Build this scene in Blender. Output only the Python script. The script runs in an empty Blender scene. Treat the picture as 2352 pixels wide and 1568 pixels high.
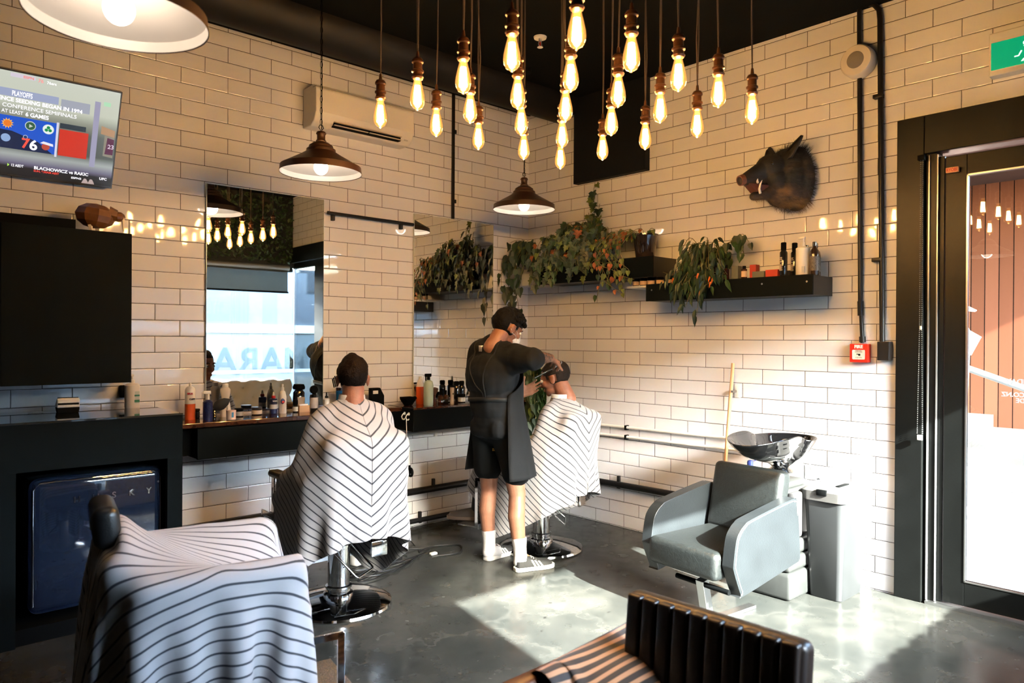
import bpy, bmesh, math, random
import numpy as np
from mathutils import Vector, Matrix, noise
S = bpy.context.scene
COL = S.collection
pi = math.pi
random.seed(7)
# ---------------------------------------------------------------- camera, world, sun, exposure
U = .102
CP = Vector((-45.9994*U, -48.1036*U, (35.05-20.0394)*U)); FPX = 1675.67
_y, _p, _r = .741648, -.00328943, .00606634
_F = Vector((math.sin(_y)*math.cos(_p), math.cos(_y)*math.cos(_p), math.sin(_p)))
_r0 = Vector((math.cos(_y), -math.sin(_y), 0)); _u0 = _r0.cross(_F)
_R = math.cos(_r)*_r0+math.sin(_r)*_u0; _U = -math.sin(_r)*_r0+math.cos(_r)*_u0
cam = bpy.data.cameras.new('camera'); co = bpy.data.objects.new('camera', cam); COL.objects.link(co)
co.matrix_world = Matrix(((_R.x, _U.x, -_F.x, CP.x), (_R.y, _U.y, -_F.y, CP.y), (_R.z, _U.z, -_F.z, CP.z), (0, 0, 0, 1)))
cam.sensor_width = 36; cam.lens = FPX/2352*36; cam.clip_start = .05
cam.dof.use_dof = True; cam.dof.focus_distance = 4.8; cam.dof.aperture_fstop = 3.2
S.camera = co
S.view_settings.view_transform = 'Standard'; S.view_settings.look = 'None'; S.view_settings.gamma = 1
S.view_settings.use_curve_mapping = False
S.view_settings.exposure = 1.58
try:
    S.cycles.max_bounces = 9; S.cycles.transparent_max_bounces = 24; S.cycles.sample_clamp_indirect = 6
    S.cycles.use_denoising = True; S.cycles.caustics_reflective = False; S.cycles.caustics_refractive = False
except Exception: pass
SUN_DIR = Vector((.2, .98, -.566)).normalized()
w = bpy.data.worlds.new('sky'); S.world = w; w.use_nodes = True
nt = w.node_tree; sk = nt.nodes.new('ShaderNodeTexSky'); sk.sky_type = 'NISHITA'; sk.sun_disc = False
sk.sun_elevation = math.radians(29.5); sk.sun_rotation = math.atan2(-SUN_DIR.x, -SUN_DIR.y); sk.air_density = 1.0; sk.dust_density = 1.5
nt.links.new(sk.outputs[0], nt.nodes['Background'].inputs[0]); nt.nodes['Background'].inputs[1].default_value = 7.5
sl = bpy.data.lights.new('sun', 'SUN'); sl.energy = 54; sl.angle = math.radians(.7); sl.color = (1, .93, .85)
so = bpy.data.objects.new('sun', sl); COL.objects.link(so); so.rotation_euler = SUN_DIR.to_track_quat('-Z', 'Y').to_euler()
BULB_W, LAMP_W = 3.6, 2.4

# ---------------------------------------------------------------- helpers
def px(x, y, d):  # a point at depth d along the view ray of a pixel of the photograph
    return CP+d*(_F+(x-1176)/FPX*_R+(784-y)/FPX*_U)
def pz(x, y, z):
    d = _F+(x-1176)/FPX*_R+(784-y)/FPX*_U; return CP+(z-CP.z)/d.z*d
MATS = {}
def mat(name, c=(.5, .5, .5), rough=.5, metal=0, bump=0, bscale=60, vary=0, vscale=8, trans=0, emit=None, es=0, spec=.5, coat=0, sheen=0, alpha=1):
    if name in MATS: return MATS[name]
    m = bpy.data.materials.new(name); m.use_nodes = True; n = m.node_tree; b = n.nodes['Principled BSDF']
    b.inputs['Base Color'].default_value = (*c, 1); b.inputs['Roughness'].default_value = rough; b.inputs['Metallic'].default_value = metal
    b.inputs['Specular IOR Level'].default_value = spec; b.inputs['Coat Weight'].default_value = coat; b.inputs['Sheen Weight'].default_value = sheen
    b.inputs['Transmission Weight'].default_value = trans; b.inputs['Alpha'].default_value = alpha
    if emit: b.inputs['Emission Color'].default_value = (*emit, 1); b.inputs['Emission Strength'].default_value = es
    tc = n.nodes.new('ShaderNodeTexCoord')
    if vary:
        t = n.nodes.new('ShaderNodeTexNoise'); t.inputs['Scale'].default_value = vscale; t.inputs['Detail'].default_value = 5
        n.links.new(tc.outputs['Object'], t.inputs['Vector'])
        r = n.nodes.new('ShaderNodeMapRange'); r.inputs[1].default_value = .3; r.inputs[2].default_value = .7
        r.inputs[3].default_value = 1-vary; r.inputs[4].default_value = 1+vary; n.links.new(t.outputs[0], r.inputs[0])
        mx = n.nodes.new('ShaderNodeVectorMath'); mx.operation = 'SCALE'; mx.inputs[0].default_value = c; n.links.new(r.outputs[0], mx.inputs['Scale'])
        n.links.new(mx.outputs[0], b.inputs['Base Color'])
    if bump:
        t = n.nodes.new('ShaderNodeTexNoise'); t.inputs['Scale'].default_value = bscale; t.inputs['Detail'].default_value = 3
        n.links.new(tc.outputs['Object'], t.inputs['Vector'])
        bp = n.nodes.new('ShaderNodeBump'); bp.inputs['Strength'].default_value = bump; bp.inputs['Distance'].default_value = .01
        n.links.new(t.outputs[0], bp.inputs['Height']); n.links.new(bp.outputs[0], b.inputs['Normal'])
    MATS[name] = m; return m
def link(n, a, b): n.links.new(a, b)
def node(n, t, **k):
    x = n.nodes.new(t)
    for a, v in k.items():
        if a.startswith('i') and a[1:].isdigit(): x.inputs[int(a[1:])].default_value = v
        else: setattr(x, a, v)
    return x

class B:
    def __init__(s): s.bm = bmesh.new(); s.uv = None
    def box(s, x0, x1, y0, y1, z0, z1, bev=0, M=None, seg=2):
        r = bmesh.ops.create_cube(s.bm, size=1); v = r['verts']
        bmesh.ops.scale(s.bm, vec=(abs(x1-x0), abs(y1-y0), abs(z1-z0)), verts=v)
        if bev:
            e = list({e for q in v for e in q.link_edges})
            rr = bmesh.ops.bevel(s.bm, geom=e, offset=bev, segments=seg, profile=.5, affect='EDGES'); v = list({q for f in rr['faces'] for q in f.verts} | {q for q in v if q.is_valid})
        bmesh.ops.translate(s.bm, vec=((x0+x1)/2, (y0+y1)/2, (z0+z1)/2), verts=v)
        if M is not None: bmesh.ops.transform(s.bm, matrix=M, verts=v)
        return s
    def cyl(s, a, b, r0, r1=None, n=16, caps=True):
        a = Vector(a); b = Vector(b); r1 = r0 if r1 is None else r1; d = b-a
        M = Matrix.Translation((a+b)/2) @ d.to_track_quat('Z', 'Y').to_matrix().to_4x4()
        bmesh.ops.create_cone(s.bm, cap_ends=caps, segments=n, radius1=max(r0, 1e-5), radius2=max(r1, 1e-5), depth=d.length, matrix=M); return s
    def ell(s, c, r, seg=20, M=None):
        T = Matrix.Translation(c) @ (M if M is not None else Matrix()) @ Matrix.Diagonal((*((r, r, r) if isinstance(r, (int, float)) else r), 1))
        nv = max(6, seg//2); bot = s.bm.verts.new(T @ Vector((0, 0, -1))); top = s.bm.verts.new(T @ Vector((0, 0, 1))); prev = None
        for i in range(1, nv):
            t = pi*i/nv; z = -math.cos(t); q = math.sin(t); ring = [s.bm.verts.new(T @ Vector((q*math.cos(2*pi*k/seg), q*math.sin(2*pi*k/seg), z))) for k in range(seg)]
            for k in range(seg):
                if prev is None: s.bm.faces.new((bot, ring[(k+1) % seg], ring[k]))
                else: s.bm.faces.new((prev[k], prev[(k+1) % seg], ring[(k+1) % seg], ring[k]))
            prev = ring
        for k in range(seg): s.bm.faces.new((prev[k], prev[(k+1) % seg], top))
        return s
    def lathe(s, prof, c=(0, 0, 0), n=24, M=None, sx=1, sy=1, caps=True):
        rings = []
        for r, z in prof:
            ring = []
            for k in range(n):
                p = Vector((r*math.cos(2*pi*k/n)*sx, r*math.sin(2*pi*k/n)*sy, z))
                if M is not None: p = M @ p
                ring.append(s.bm.verts.new(p+Vector(c)))
            rings.append(ring)
        for a, b in zip(rings, rings[1:]):
            for k in range(n): s.bm.faces.new((a[k], a[(k+1) % n], b[(k+1) % n], b[k]))
        if caps and prof[0][0] > 1e-4: s.bm.faces.new(rings[0][::-1])
        if caps and prof[-1][0] > 1e-4: s.bm.faces.new(rings[-1])
        return s
    def tube(s, pts, r, n=8, closed=False):
        pts = [Vector(p) for p in pts]; L = len(pts); rings = []
        up = Vector((0, 0, 1))
        for i, p in enumerate(pts):
            d = (pts[(i+1) % L]-pts[i-1]) if closed else (pts[min(i+1, L-1)]-pts[max(i-1, 0)])
            d.normalize()
            if i == 0:
                x = d.cross(up) if abs(d.dot(up)) < .95 else d.cross(Vector((1, 0, 0)))
            else: x = x-d*x.dot(d)
            x.normalize(); y = d.cross(x); rr = float(r[i] if isinstance(r, (list, tuple)) else r)
            rings.append([s.bm.verts.new(p+rr*(math.cos(2*pi*k/n)*x+math.sin(2*pi*k/n)*y)) for k in range(n)])
        for i in range(L if closed else L-1):
            a, b = rings[i], rings[(i+1) % L]
            for k in range(n): s.bm.faces.new((a[k], a[(k+1) % n], b[(k+1) % n], b[k]))
        if not closed: s.bm.faces.new(rings[0][::-1]); s.bm.faces.new(rings[-1])
        return s
    def poly(s, pts): s.bm.faces.new([s.bm.verts.new(p) for p in pts]); return s
    def prism(s, pts, axis, a, b):  # outline pts (2-D) extruded along an axis
        def P(p, t): return {0: (t, p[0], p[1]), 1: (p[0], t, p[1]), 2: (p[0], p[1], t)}[axis]
        A = [s.bm.verts.new(P(p, a)) for p in pts]; Bv = [s.bm.verts.new(P(p, b)) for p in pts]; n = len(pts)
        s.bm.faces.new(A); s.bm.faces.new(Bv[::-1])
        for i in range(n): s.bm.faces.new((A[i], A[(i+1) % n], Bv[(i+1) % n], Bv[i]))
        return s
    def obj(s, name, m, parent=None, smooth=True, bevel=0, sub=0, M=None):
        if M is not None: bmesh.ops.transform(s.bm, matrix=M, verts=s.bm.verts[:])
        bmesh.ops.recalc_face_normals(s.bm, faces=s.bm.faces[:])
        me = bpy.data.meshes.new(name); s.bm.to_mesh(me); s.bm.free()
        o = bpy.data.objects.new(name, me); COL.objects.link(o); me.materials.append(m)
        if parent is not None: o.parent = parent
        if smooth:
            me.shade_smooth(); 
            try: me.set_sharp_from_angle(angle=math.radians(38))
            except Exception: pass
        if bevel:
            b = o.modifiers.new('bevel', 'BEVEL'); b.width = bevel; b.segments = 2; b.limit_method = 'ANGLE'
        if sub:
            b = o.modifiers.new('sub', 'SUBSURF'); b.levels = sub; b.render_levels = sub
        return o
def tag(o, label, cat, group=None, kind=None):
    if label: o['label'] = label
    if cat: o['category'] = cat
    if group: o['group'] = group
    if kind: o['kind'] = kind
    return o
def thing(name, label, cat, loc=(0, 0, 0), rz=0, group=None, rot=None):
    o = bpy.data.objects.new(name, None); COL.objects.link(o); o.empty_display_size = .1
    o.location = loc; o.rotation_euler = rot if rot else (0, 0, rz)
    return tag(o, label, cat, group)
def struct(o): o['kind'] = 'structure'; return o
def dup(root, loc=None, rz=None, label=None, group=None, scale=None):
    r = root.copy(); COL.objects.link(r)
    if loc is not None: r.location = loc
    if rz is not None: r.rotation_euler[2] = rz
    if scale: r.scale = (scale,)*3
    if label: r['label'] = label
    if group: r['group'] = group
    def rec(a, b):
        for ch in list(a.children):
            c = ch.copy(); COL.objects.link(c); c.parent = b; rec(ch, c)
    rec(root, r); return r
WB = bpy.data.scenes.new('workbench')
def isolated(o):  # evaluated mesh of one object, computed in a scene of its own
    WB.collection.objects.link(o); vl = WB.view_layers[0]; vl.update(); dg = vl.depsgraph
    me = bpy.data.meshes.new_from_object(o.evaluated_get(dg), depsgraph=dg); WB.collection.objects.unlink(o); return me
def bake(o):  # apply modifiers
    p_ = o.parent; o.parent = None; COL.objects.unlink(o); me = isolated(o); COL.objects.link(o); o.parent = p_
    o.modifiers.clear(); old = o.data; o.data = me; bpy.data.meshes.remove(old); return o
def blob(name, m, parent, prims, voxel=.008, smooth=4, M=None):
    """one continuous surface grown over tapered limbs and ellipsoids: ('c',p0,p1,r0,r1) or ('e',centre,radii[,matrix])"""
    b = B()
    for q in prims:
        if q[0] == 'c':
            b.cyl(q[1], q[2], q[3], q[4], 20); b.ell(q[1], q[3], 20); b.ell(q[2], q[4], 20)
        elif q[0] == 'e': b.ell(q[1], q[2], 24, q[3] if len(q) > 3 else None)
        elif q[0] == 'b': b.box(*q[1], M=q[2] if len(q) > 2 else None)
    o = b.obj(name, m, parent, M=M)
    r = o.modifiers.new('r', 'REMESH'); r.mode = 'VOXEL'; r.voxel_size = voxel; r.use_smooth_shade = True
    if smooth:
        s = o.modifiers.new('s', 'SMOOTH'); s.factor = .6; s.iterations = smooth
    bake(o); o.data.shade_smooth(); return o
def text(s, size, m, parent, M, name='lettering', ext=.0006, align='CENTER', sx=1, bold=0, w=0):
    c = bpy.data.curves.new(name, 'FONT'); c.body = s; c.size = size; c.extrude = ext; c.align_x = align; c.align_y = 'CENTER'; c.offset = bold
    t = bpy.data.objects.new(name, c); me = isolated(t)
    bpy.data.objects.remove(t); bpy.data.curves.remove(c)
    if w: xs = [v.co.x for v in me.vertices]; sx = w/(max(xs)-min(xs))
    me.transform(Matrix.Diagonal((sx, 1, 1, 1))); me.transform(M)
    o = bpy.data.objects.new(name, me); COL.objects.link(o); me.materials.clear(); me.materials.append(m)
    if parent is not None: o.parent = parent
    return o
def frame(origin, xdir, zdir):  # text/plane frame: local x -> xdir, local y -> zdir, local z -> x cross z
    x = Vector(xdir).normalized(); y = Vector(zdir).normalized(); z = x.cross(y)
    return Matrix(((x.x, y.x, z.x, origin[0]), (x.y, y.y, z.y, origin[1]), (x.z, y.z, z.z, origin[2]), (0, 0, 0, 1)))

# ---------------------------------------------------------------- materials
def tile_mat(name, axis, off):
    m = bpy.data.materials.new(name); m.use_nodes = True; n = m.node_tree; b = n.nodes['Principled BSDF']
    tc = node(n, 'ShaderNodeTexCoord'); sp = node(n, 'ShaderNodeSeparateXYZ'); link(n, tc.outputs['Object'], sp.inputs[0])
    cx = node(n, 'ShaderNodeMath', operation='MULTIPLY', i1=-1.0); link(n, sp.outputs[axis], cx.inputs[0])
    ax = node(n, 'ShaderNodeMath', operation='SUBTRACT', i1=off-302*.302); link(n, cx.outputs[0], ax.inputs[0])
    az = node(n, 'ShaderNodeMath', operation='SUBTRACT', i1=.0051-1.02*2); link(n, sp.outputs[2], az.inputs[0])
    cb = node(n, 'ShaderNodeCombineXYZ'); link(n, ax.outputs[0], cb.inputs[0]); link(n, az.outputs[0], cb.inputs[1])
    br = node(n, 'ShaderNodeTexBrick', offset=.5, offset_frequency=2, squash=1)
    br.inputs['Scale'].default_value = 1; br.inputs['Mortar Size'].default_value = .0019; br.inputs['Mortar Smooth'].default_value = .15
    br.inputs['Brick Width'].default_value = .302; br.inputs['Row Height'].default_value = .102
    br.inputs['Color1'].default_value = (.80, .785, .81, 1); br.inputs['Color2'].default_value = (.76, .747, .772, 1); br.inputs['Mortar'].default_value = (.035, .03, .028, 1)
    link(n, cb.outputs[0], br.inputs['Vector']); link(n, br.outputs['Color'], b.inputs['Base Color'])
    rr = node(n, 'ShaderNodeMapRange', i3=.045, i4=.8); link(n, br.outputs['Fac'], rr.inputs[0]); link(n, rr.outputs[0], b.inputs['Roughness'])
    b2 = node(n, 'ShaderNodeTexBrick', offset=.5, offset_frequency=2)
    for a, v in (('Scale', 1), ('Mortar Size', .007), ('Mortar Smooth', 1.), ('Brick Width', .302), ('Row Height', .102)): b2.inputs[a].default_value = v
    link(n, cb.outputs[0], b2.inputs['Vector'])
    ns = node(n, 'ShaderNodeTexNoise'); ns.inputs['Scale'].default_value = 6; ns.inputs['Detail'].default_value = 1; link(n, tc.outputs['Object'], ns.inputs['Vector'])
    mm = node(n, 'ShaderNodeMath', operation='MULTIPLY_ADD', i1=-1.0); link(n, b2.outputs['Fac'], mm.inputs[0]); 
    ms = node(n, 'ShaderNodeMath', operation='MULTIPLY', i1=.55); link(n, ns.outputs[0], ms.inputs[0]); link(n, ms.outputs[0], mm.inputs[2])
    bp = node(n, 'ShaderNodeBump'); bp.inputs['Strength'].default_value = .6; bp.inputs['Distance'].default_value = .0025
    link(n, mm.outputs[0], bp.inputs['Height']); link(n, bp.outputs[0], b.inputs['Normal'])
    return m
TILE_L = tile_mat('white_tiles_mirror_wall', 0, .0765); TILE_R = tile_mat('white_tiles_shelf_wall', 1, .0899)
def floor_mat():
    m = bpy.data.materials.new('polished_concrete'); m.use_nodes = True; n = m.node_tree; b = n.nodes['Principled BSDF']
    tc = node(n, 'ShaderNodeTexCoord')
    a = node(n, 'ShaderNodeTexNoise'); a.inputs['Scale'].default_value = 1.6; a.inputs['Detail'].default_value = 9; a.inputs['Roughness'].default_value = .62; link(n, tc.outputs['Object'], a.inputs['Vector'])
    r = node(n, 'ShaderNodeValToRGB'); link(n, a.outputs[0], r.inputs[0]); e = r.color_ramp.elements
    e[0].position = .3; e[0].color = (.014, .0165, .0165, 1); e[1].position = .72; e[1].color = (.060, .060, .055, 1)
    q = e.new(.5); q.color = (.027, .029, .0275, 1)
    d = node(n, 'ShaderNodeTexNoise'); d.inputs['Scale'].default_value = 9; d.inputs['Detail'].default_value = 4; link(n, tc.outputs['Object'], d.inputs['Vector'])
    vo = node(n, 'ShaderNodeTexVoronoi', feature='DISTANCE_TO_EDGE'); vo.inputs['Scale'].default_value = 1.1
    ad = node(n, 'ShaderNodeVectorMath', operation='MULTIPLY_ADD'); ad.inputs[1].default_value = (.45, .45, 0); link(n, d.outputs[1], ad.inputs[0]); link(n, tc.outputs['Object'], ad.inputs[2]); link(n, ad.outputs[0], vo.inputs['Vector'])
    cr = node(n, 'ShaderNodeMapRange', i1=0., i2=.035, i3=1., i4=0.); link(n, vo.outputs[0], cr.inputs[0])
    mx = node(n, 'ShaderNodeMix', data_type='RGBA'); cm = node(n, 'ShaderNodeMath', operation='MULTIPLY', i1=.16); link(n, cr.outputs[0], cm.inputs[0]); link(n, cm.outputs[0], mx.inputs[0])
    link(n, r.outputs[0], mx.inputs[6]); mx.inputs[7].default_value = (.095, .093, .087, 1)
    # scattered dark specks and stains
    sp = node(n, 'ShaderNodeTexNoise'); sp.inputs['Scale'].default_value = 22; sp.inputs['Detail'].default_value = 2; link(n, tc.outputs['Object'], sp.inputs['Vector'])
    st = node(n, 'ShaderNodeMapRange', i1=.70, i2=.76, i3=0., i4=.8); link(n, sp.outputs[0], st.inputs[0])
    m2 = node(n, 'ShaderNodeMix', data_type='RGBA'); link(n, st.outputs[0], m2.inputs[0]); link(n, mx.outputs[2], m2.inputs[6]); m2.inputs[7].default_value = (.008, .008, .008, 1)
    link(n, m2.outputs[2], b.inputs['Base Color'])
    rr = node(n, 'ShaderNodeMapRange', i1=.3, i2=.7, i3=.13, i4=.3); link(n, d.outputs[0], rr.inputs[0]); link(n, rr.outputs[0], b.inputs['Roughness'])
    b.inputs['Specular IOR Level'].default_value = .16; b.inputs['Coat Weight'].default_value = .0; b.inputs['Coat Roughness'].default_value = .07
    return m
FLOOR = floor_mat()
def thin_glass(name, tint=(1, 1, 1), refl=1.0):
    m = bpy.data.materials.new(name); m.use_nodes = True; n = m.node_tree; n.nodes.remove(n.nodes['Principled BSDF'])
    out = n.nodes['Material Output']; t = node(n, 'ShaderNodeBsdfTransparent'); t.inputs[0].default_value = (*tint, 1)
    g = node(n, 'ShaderNodeBsdfGlossy'); g.inputs['Roughness'].default_value = .0
    f = node(n, 'ShaderNodeFresnel'); f.inputs[0].default_value = 1.5
    mu = node(n, 'ShaderNodeMath', operation='MULTIPLY', i1=refl); link(n, f.outputs[0], mu.inputs[0])
    x = node(n, 'ShaderNodeMixShader'); link(n, mu.outputs[0], x.inputs[0]); link(n, t.outputs[0], x.inputs[1]); link(n, g.outputs[0], x.inputs[2]); link(n, x.outputs[0], out.inputs[0])
    return m
GLASS = thin_glass('window_glass', (.93, .97, .96), .9)
BLACK = mat('matt_black', (.0015, .002, .0023), .7, vary=.2, spec=.06); CHAR = mat('charcoal_board', (.0018, .0035, .0042), .65, vary=.15, spec=.07)
BLKGLOSS = mat('black_gloss', (.01, .011, .012), .09, coat=.6)
PIPE = mat('black_pipe', (.006, .006, .007), .4, spec=.3); WHITEP = mat('white_plastic', (.78, .75, .70), .4); CREAM = mat('cream_plastic', (.72, .64, .55), .45)
CHROME = mat('chrome', (.82, .83, .85), .07, 1.0); STEEL = mat('brushed_steel', (.5, .51, .52), .3, 1.0)
LEATHER = mat('black_leatherette', (.008, .009, .01), .36, bump=.15, bscale=220, vary=.2)
MIRROR = mat('mirror_glass', (.93, .95, .93), .004, 1.0)
WOODTOP = mat('dark_stained_wood', (.05, .016, .008), .12, vary=.45, vscale=14, coat=.5)
SKIN = mat('skin', (.27, .118, .068), .5, vary=.12, vscale=22, bump=.08, bscale=140); SKIN2 = mat('ruddy_skin', (.27, .105, .06), .5, vary=.15, vscale=26, bump=.1, bscale=120)
HAIRB = mat('black_hair', (.003, .0026, .0025), .7, bump=.5, bscale=90, spec=.12); HAIRD = mat('brown_hair', (.008, .004, .0028), .7, bump=.5, bscale=110, vary=.4, spec=.12); HAIRG = mat('greying_hair', (.016, .011, .009), .7, spec=.12, bump=.6, bscale=120, vary=.5)
WHITEC = mat('white_cotton', (.8, .8, .8), .8, bump=.2, bscale=200)
def stripe_mat(name='striped_cloth', period=.034, width=.2, dark=(.015, .02, .03), light=(.37, .355, .36)):
    m = bpy.data.materials.new(name); m.use_nodes = True; n = m.node_tree; b = n.nodes['Principled BSDF']
    uv = node(n, 'ShaderNodeUVMap'); sp = node(n, 'ShaderNodeSeparateXYZ'); link(n, uv.outputs[0], sp.inputs[0])
    d = node(n, 'ShaderNodeMath', operation='DIVIDE', i1=period); link(n, sp.outputs[1], d.inputs[0])
    f = node(n, 'ShaderNodeMath', operation='FRACT'); link(n, d.outputs[0], f.inputs[0])
    c = node(n, 'ShaderNodeMapRange', i1=width-.03, i2=width+.03, i3=1., i4=0.); link(n, f.outputs[0], c.inputs[0])
    c2 = node(n, 'ShaderNodeMapRange', i1=0., i2=.05, i3=0., i4=1.); link(n, f.outputs[0], c2.inputs[0])
    mu = node(n, 'ShaderNodeMath', operation='MULTIPLY'); link(n, c.outputs[0], mu.inputs[0]); link(n, c2.outputs[0], mu.inputs[1])
    mx = node(n, 'ShaderNodeMix', data_type='RGBA'); link(n, mu.outputs[0], mx.inputs[0]); mx.inputs[6].default_value = (*light, 1); mx.inputs[7].default_value = (*dark, 1)
    link(n, mx.outputs[2], b.inputs['Base Color']); b.inputs['Roughness'].default_value = .7; b.inputs['Sheen Weight'].default_value = .15
    return m
STRIPE = stripe_mat(period=.033)
# ---------------------------------------------------------------- room shell
H = 3.6; YW = -5.4; XL = -7.6
struct(B().box(-9, 0.0, -6.2, 0, -.1, 0).obj('floor', FLOOR, smooth=False))
struct(B().box(XL-.2, .2, YW-.15, .2, H, H+.12).obj('ceiling', mat('black_ceiling', (.002, .0025, .0025), .9, spec=.08), smooth=False))
struct(B().box(XL-.1, .12, 0, .12, 0, H).obj('wall_mirror_side', TILE_L, smooth=False))
b = B(); b.box(0, .12, 0.0, -3.23, 0, H); b.box(0, .12, -3.23, YW, 2.853, H)
struct(b.obj('wall_shelf_side', TILE_R, smooth=False))
struct(B().box(XL-.12, XL, YW, 0, 0, H).obj('wall_rear', mat('dark_paint', (.008, .01, .011), .7), smooth=False))
# window wall behind the camera: solid part, hedge-covered head, glazing
b = B(); b.box(XL, -2.93, YW-.14, YW, 0, H); b.box(-2.93, .12, YW-.14, YW, 2.57, H); b.box(-2.93, .12, YW-.14, YW, 0, .1)
struct(b.obj('wall_window_side', mat('dark_paint'), smooth=False))
WF = mat('black_window_frame', (.005, .006, .007), .4, spec=.25)
b = B(); b.box(-2.93, -2.87, YW-.1, YW, .1, 2.57); b.box(-2.93, 0, YW-.1, YW, 2.5, 2.57); b.box(-2.93, 0, YW-.1, YW, .1, .16)
wf = struct(b.obj('window_1', WF, smooth=False))
B().box(-2.87, .045, YW-.055, YW-.045, .16, 2.5).obj('glass_pane', GLASS, wf, smooth=False)
# roller blind, half let down over the window
rb = thing('roller_blind', 'grey roller blind half lowered over the shop window, seen in the mirror', 'blind', (0, YW, 0))
mb = bpy.data.materials.new('blind_cloth'); mb.use_nodes = True; n = mb.node_tree; n.nodes.remove(n.nodes['Principled BSDF'])
t1 = node(n, 'ShaderNodeBsdfTransparent'); t1.inputs[0].default_value = (.42, .42, .38, 1); d1 = node(n, 'ShaderNodeBsdfDiffuse'); d1.inputs[0].default_value = (.12, .13, .13, 1)
x1 = node(n, 'ShaderNodeMixShader', i0=.45); link(n, t1.outputs[0], x1.inputs[1]); link(n, d1.outputs[0], x1.inputs[2]); link(n, x1.outputs[0], n.nodes['Material Output'].inputs[0])
B().box(-2.85, -.1, .05, .052, 2.2, 2.52).obj('blind_sheet', mb, rb, smooth=False)
B().cyl((-2.87, .05, 2.55), (-.08, .05, 2.55), .035, n=14).obj('roller_tube', mat('grey_metal', (.3, .31, .32), .4, .6), rb)
B().box(-2.86, -.09, .043, .06, 2.18, 2.205).obj('bottom_bar', BLACK, rb)
# hedge panel above the window
lf = mat('hedge_leaf', (.02, .045, .012), .55, vary=.5, vscale=3)
b = B()
for k in range(5200):
    c = Vector((random.uniform(-6.2, -.02), YW+random.uniform(.01, .07), random.uniform(2.62, 3.58)))
    a = Vector((random.gauss(0, 1), random.gauss(0, .5)+.4, random.gauss(0, 1))).normalized()*.035; q = a.cross(Vector((random.gauss(0, 1), 1.2, random.gauss(0, 1)))).normalized()*.017
    b.poly((c-a, c+q, c+a, c-q))
tag(b.obj('hedge_panel', lf, smooth=False), 'dark green leafy hedge panel covering the wall over the window', 'hedge', kind='stuff')
# black box and round duct
box = tag(B().box(-.06, 0, -1.382, -.622, 2.868, 3.6).obj('duct_box', mat('flat_black', (.003, .004, .006), .7, spec=.2), smooth=False), 'black square boxing high on the tiled wall by the corner', 'boxing')
dt = tag(B().cyl((XL+.05, -.5, 3.585), (-.062, -.5, 3.585), .17, n=40).obj('ventilation_duct', mat('duct_black', (.0035, .003, .003), .6, spec=.25)), 'black round ventilation duct running under the ceiling along the mirror wall', 'duct')
dt.location.z -= 0
# sprinkler
sp = thing('sprinkler_head', 'small white ceiling sprinkler behind the hanging bulbs', 'sprinkler', (-1.18, -1.34, 3.6))
B().lathe([(.0, -.012), (.042, -.012), (.045, 0)]).obj('rose', WHITEP, sp)
b = B(); b.cyl((0, 0, -.012), (0, 0, -.035), .011); b.tube([(-.012, 0, -.035), (-.016, 0, -.055), (0, 0, -.066), (.016, 0, -.055), (.012, 0, -.035)], .003, 6); b.obj('nozzle_frame', STEEL, sp)
B().lathe([(.0, -.075), (.02, -.072), (.018, -.068)]).obj('deflector', WHITEP, sp)
B().cyl((0, 0, -.035), (0, 0, -.064), .004).obj('glass_bulb', mat('sprinkler_red', (.5, .03, .02), .3), sp)
# ---------------------------------------------------------------- black doorway in the shelf wall
fr = mat('door_black', (.0025, .003, .003), .38, vary=.2, bump=.05, spec=.2)
b = B(); b.box(-.03, .12, -3.38, -3.23, 0, 2.853); b.box(-.03, .12, YW, -3.38, 2.63, 2.853)
dr = struct(b.obj('door_1', fr, smooth=False, bevel=.004))
b = B(); b.box(.0, .1, -3.44, -3.38, 0, 2.63); b.box(.02, .1, -3.475, -3.44, .02, 2.61); b.obj('door_jamb', fr, dr, False, bevel=.003)
b = B(); b.box(-.012, .004, -3.405, -3.398, .02, 2.62); b.box(-.004, .01, -3.447, -3.441, .02, 2.62); b.obj('jamb_seal', mat('grey_seal', (.35, .36, .37), .3, .7), dr, False)
b = B(); b.box(.015, .065, -3.59, -3.48, .025, 2.6, .003); b.box(.015, .065, -4.42, -4.3, .025, 2.6, .003); b.box(.015, .065, -4.3, -3.59, 2.48, 2.6, .003); b.box(.015, .065, -4.3, -3.59, .025, .165, .003)
dl = b.obj('door_leaf', fr, dr, False)
b = B(); b.box(.012, .02, -3.597, -3.589, .165, 2.485); b.box(.012, .02, -4.3, -3.589, 2.477, 2.485); b.box(.012, .02, -4.3, -3.589, .163, .17); b.obj('glazing_bead', STEEL, dl, False)
B().box(.036, .044, -4.3, -3.59, .165, 2.48).obj('door_glass', GLASS, dl, smooth=False)
b = B(); b.box(.015, .09, -4.70, -4.43, 0, 2.63); b.box(.02, .08, -5.44, -4.70, .0, .1); b.box(.02, .08, -5.44, -4.70, 2.55, 2.63); sf = b.obj('side_light_frame', fr, dr, False)
B().box(.045, .053, -5.44, -4.70, .1, 2.55).obj('side_light_glass', GLASS, sf, smooth=False)
B().box(.042, .052, -5.456, -5.44, .1, 2.55).obj('corner_joint', mat('grey_seal'), dr, False)
b = B(); b.box(-.02, .0, -3.555, -3.49, 2.50, 2.53, .002); st = b.obj('maker_plate', mat('orange_plate', (.85, .35, .15), .35), dl, False)
text('RYOBI', .026, mat('plate_red', (.6, .03, .02), .4), st, frame((-.0215, -3.522, 2.514), (0, -1, 0), (0, 0, 1)), sx=.75, bold=.0005)
B().box(-.03, .1, -4.42, -3.4, 0, .018).obj('door_sill', STEEL, dr, smooth=False)
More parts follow.
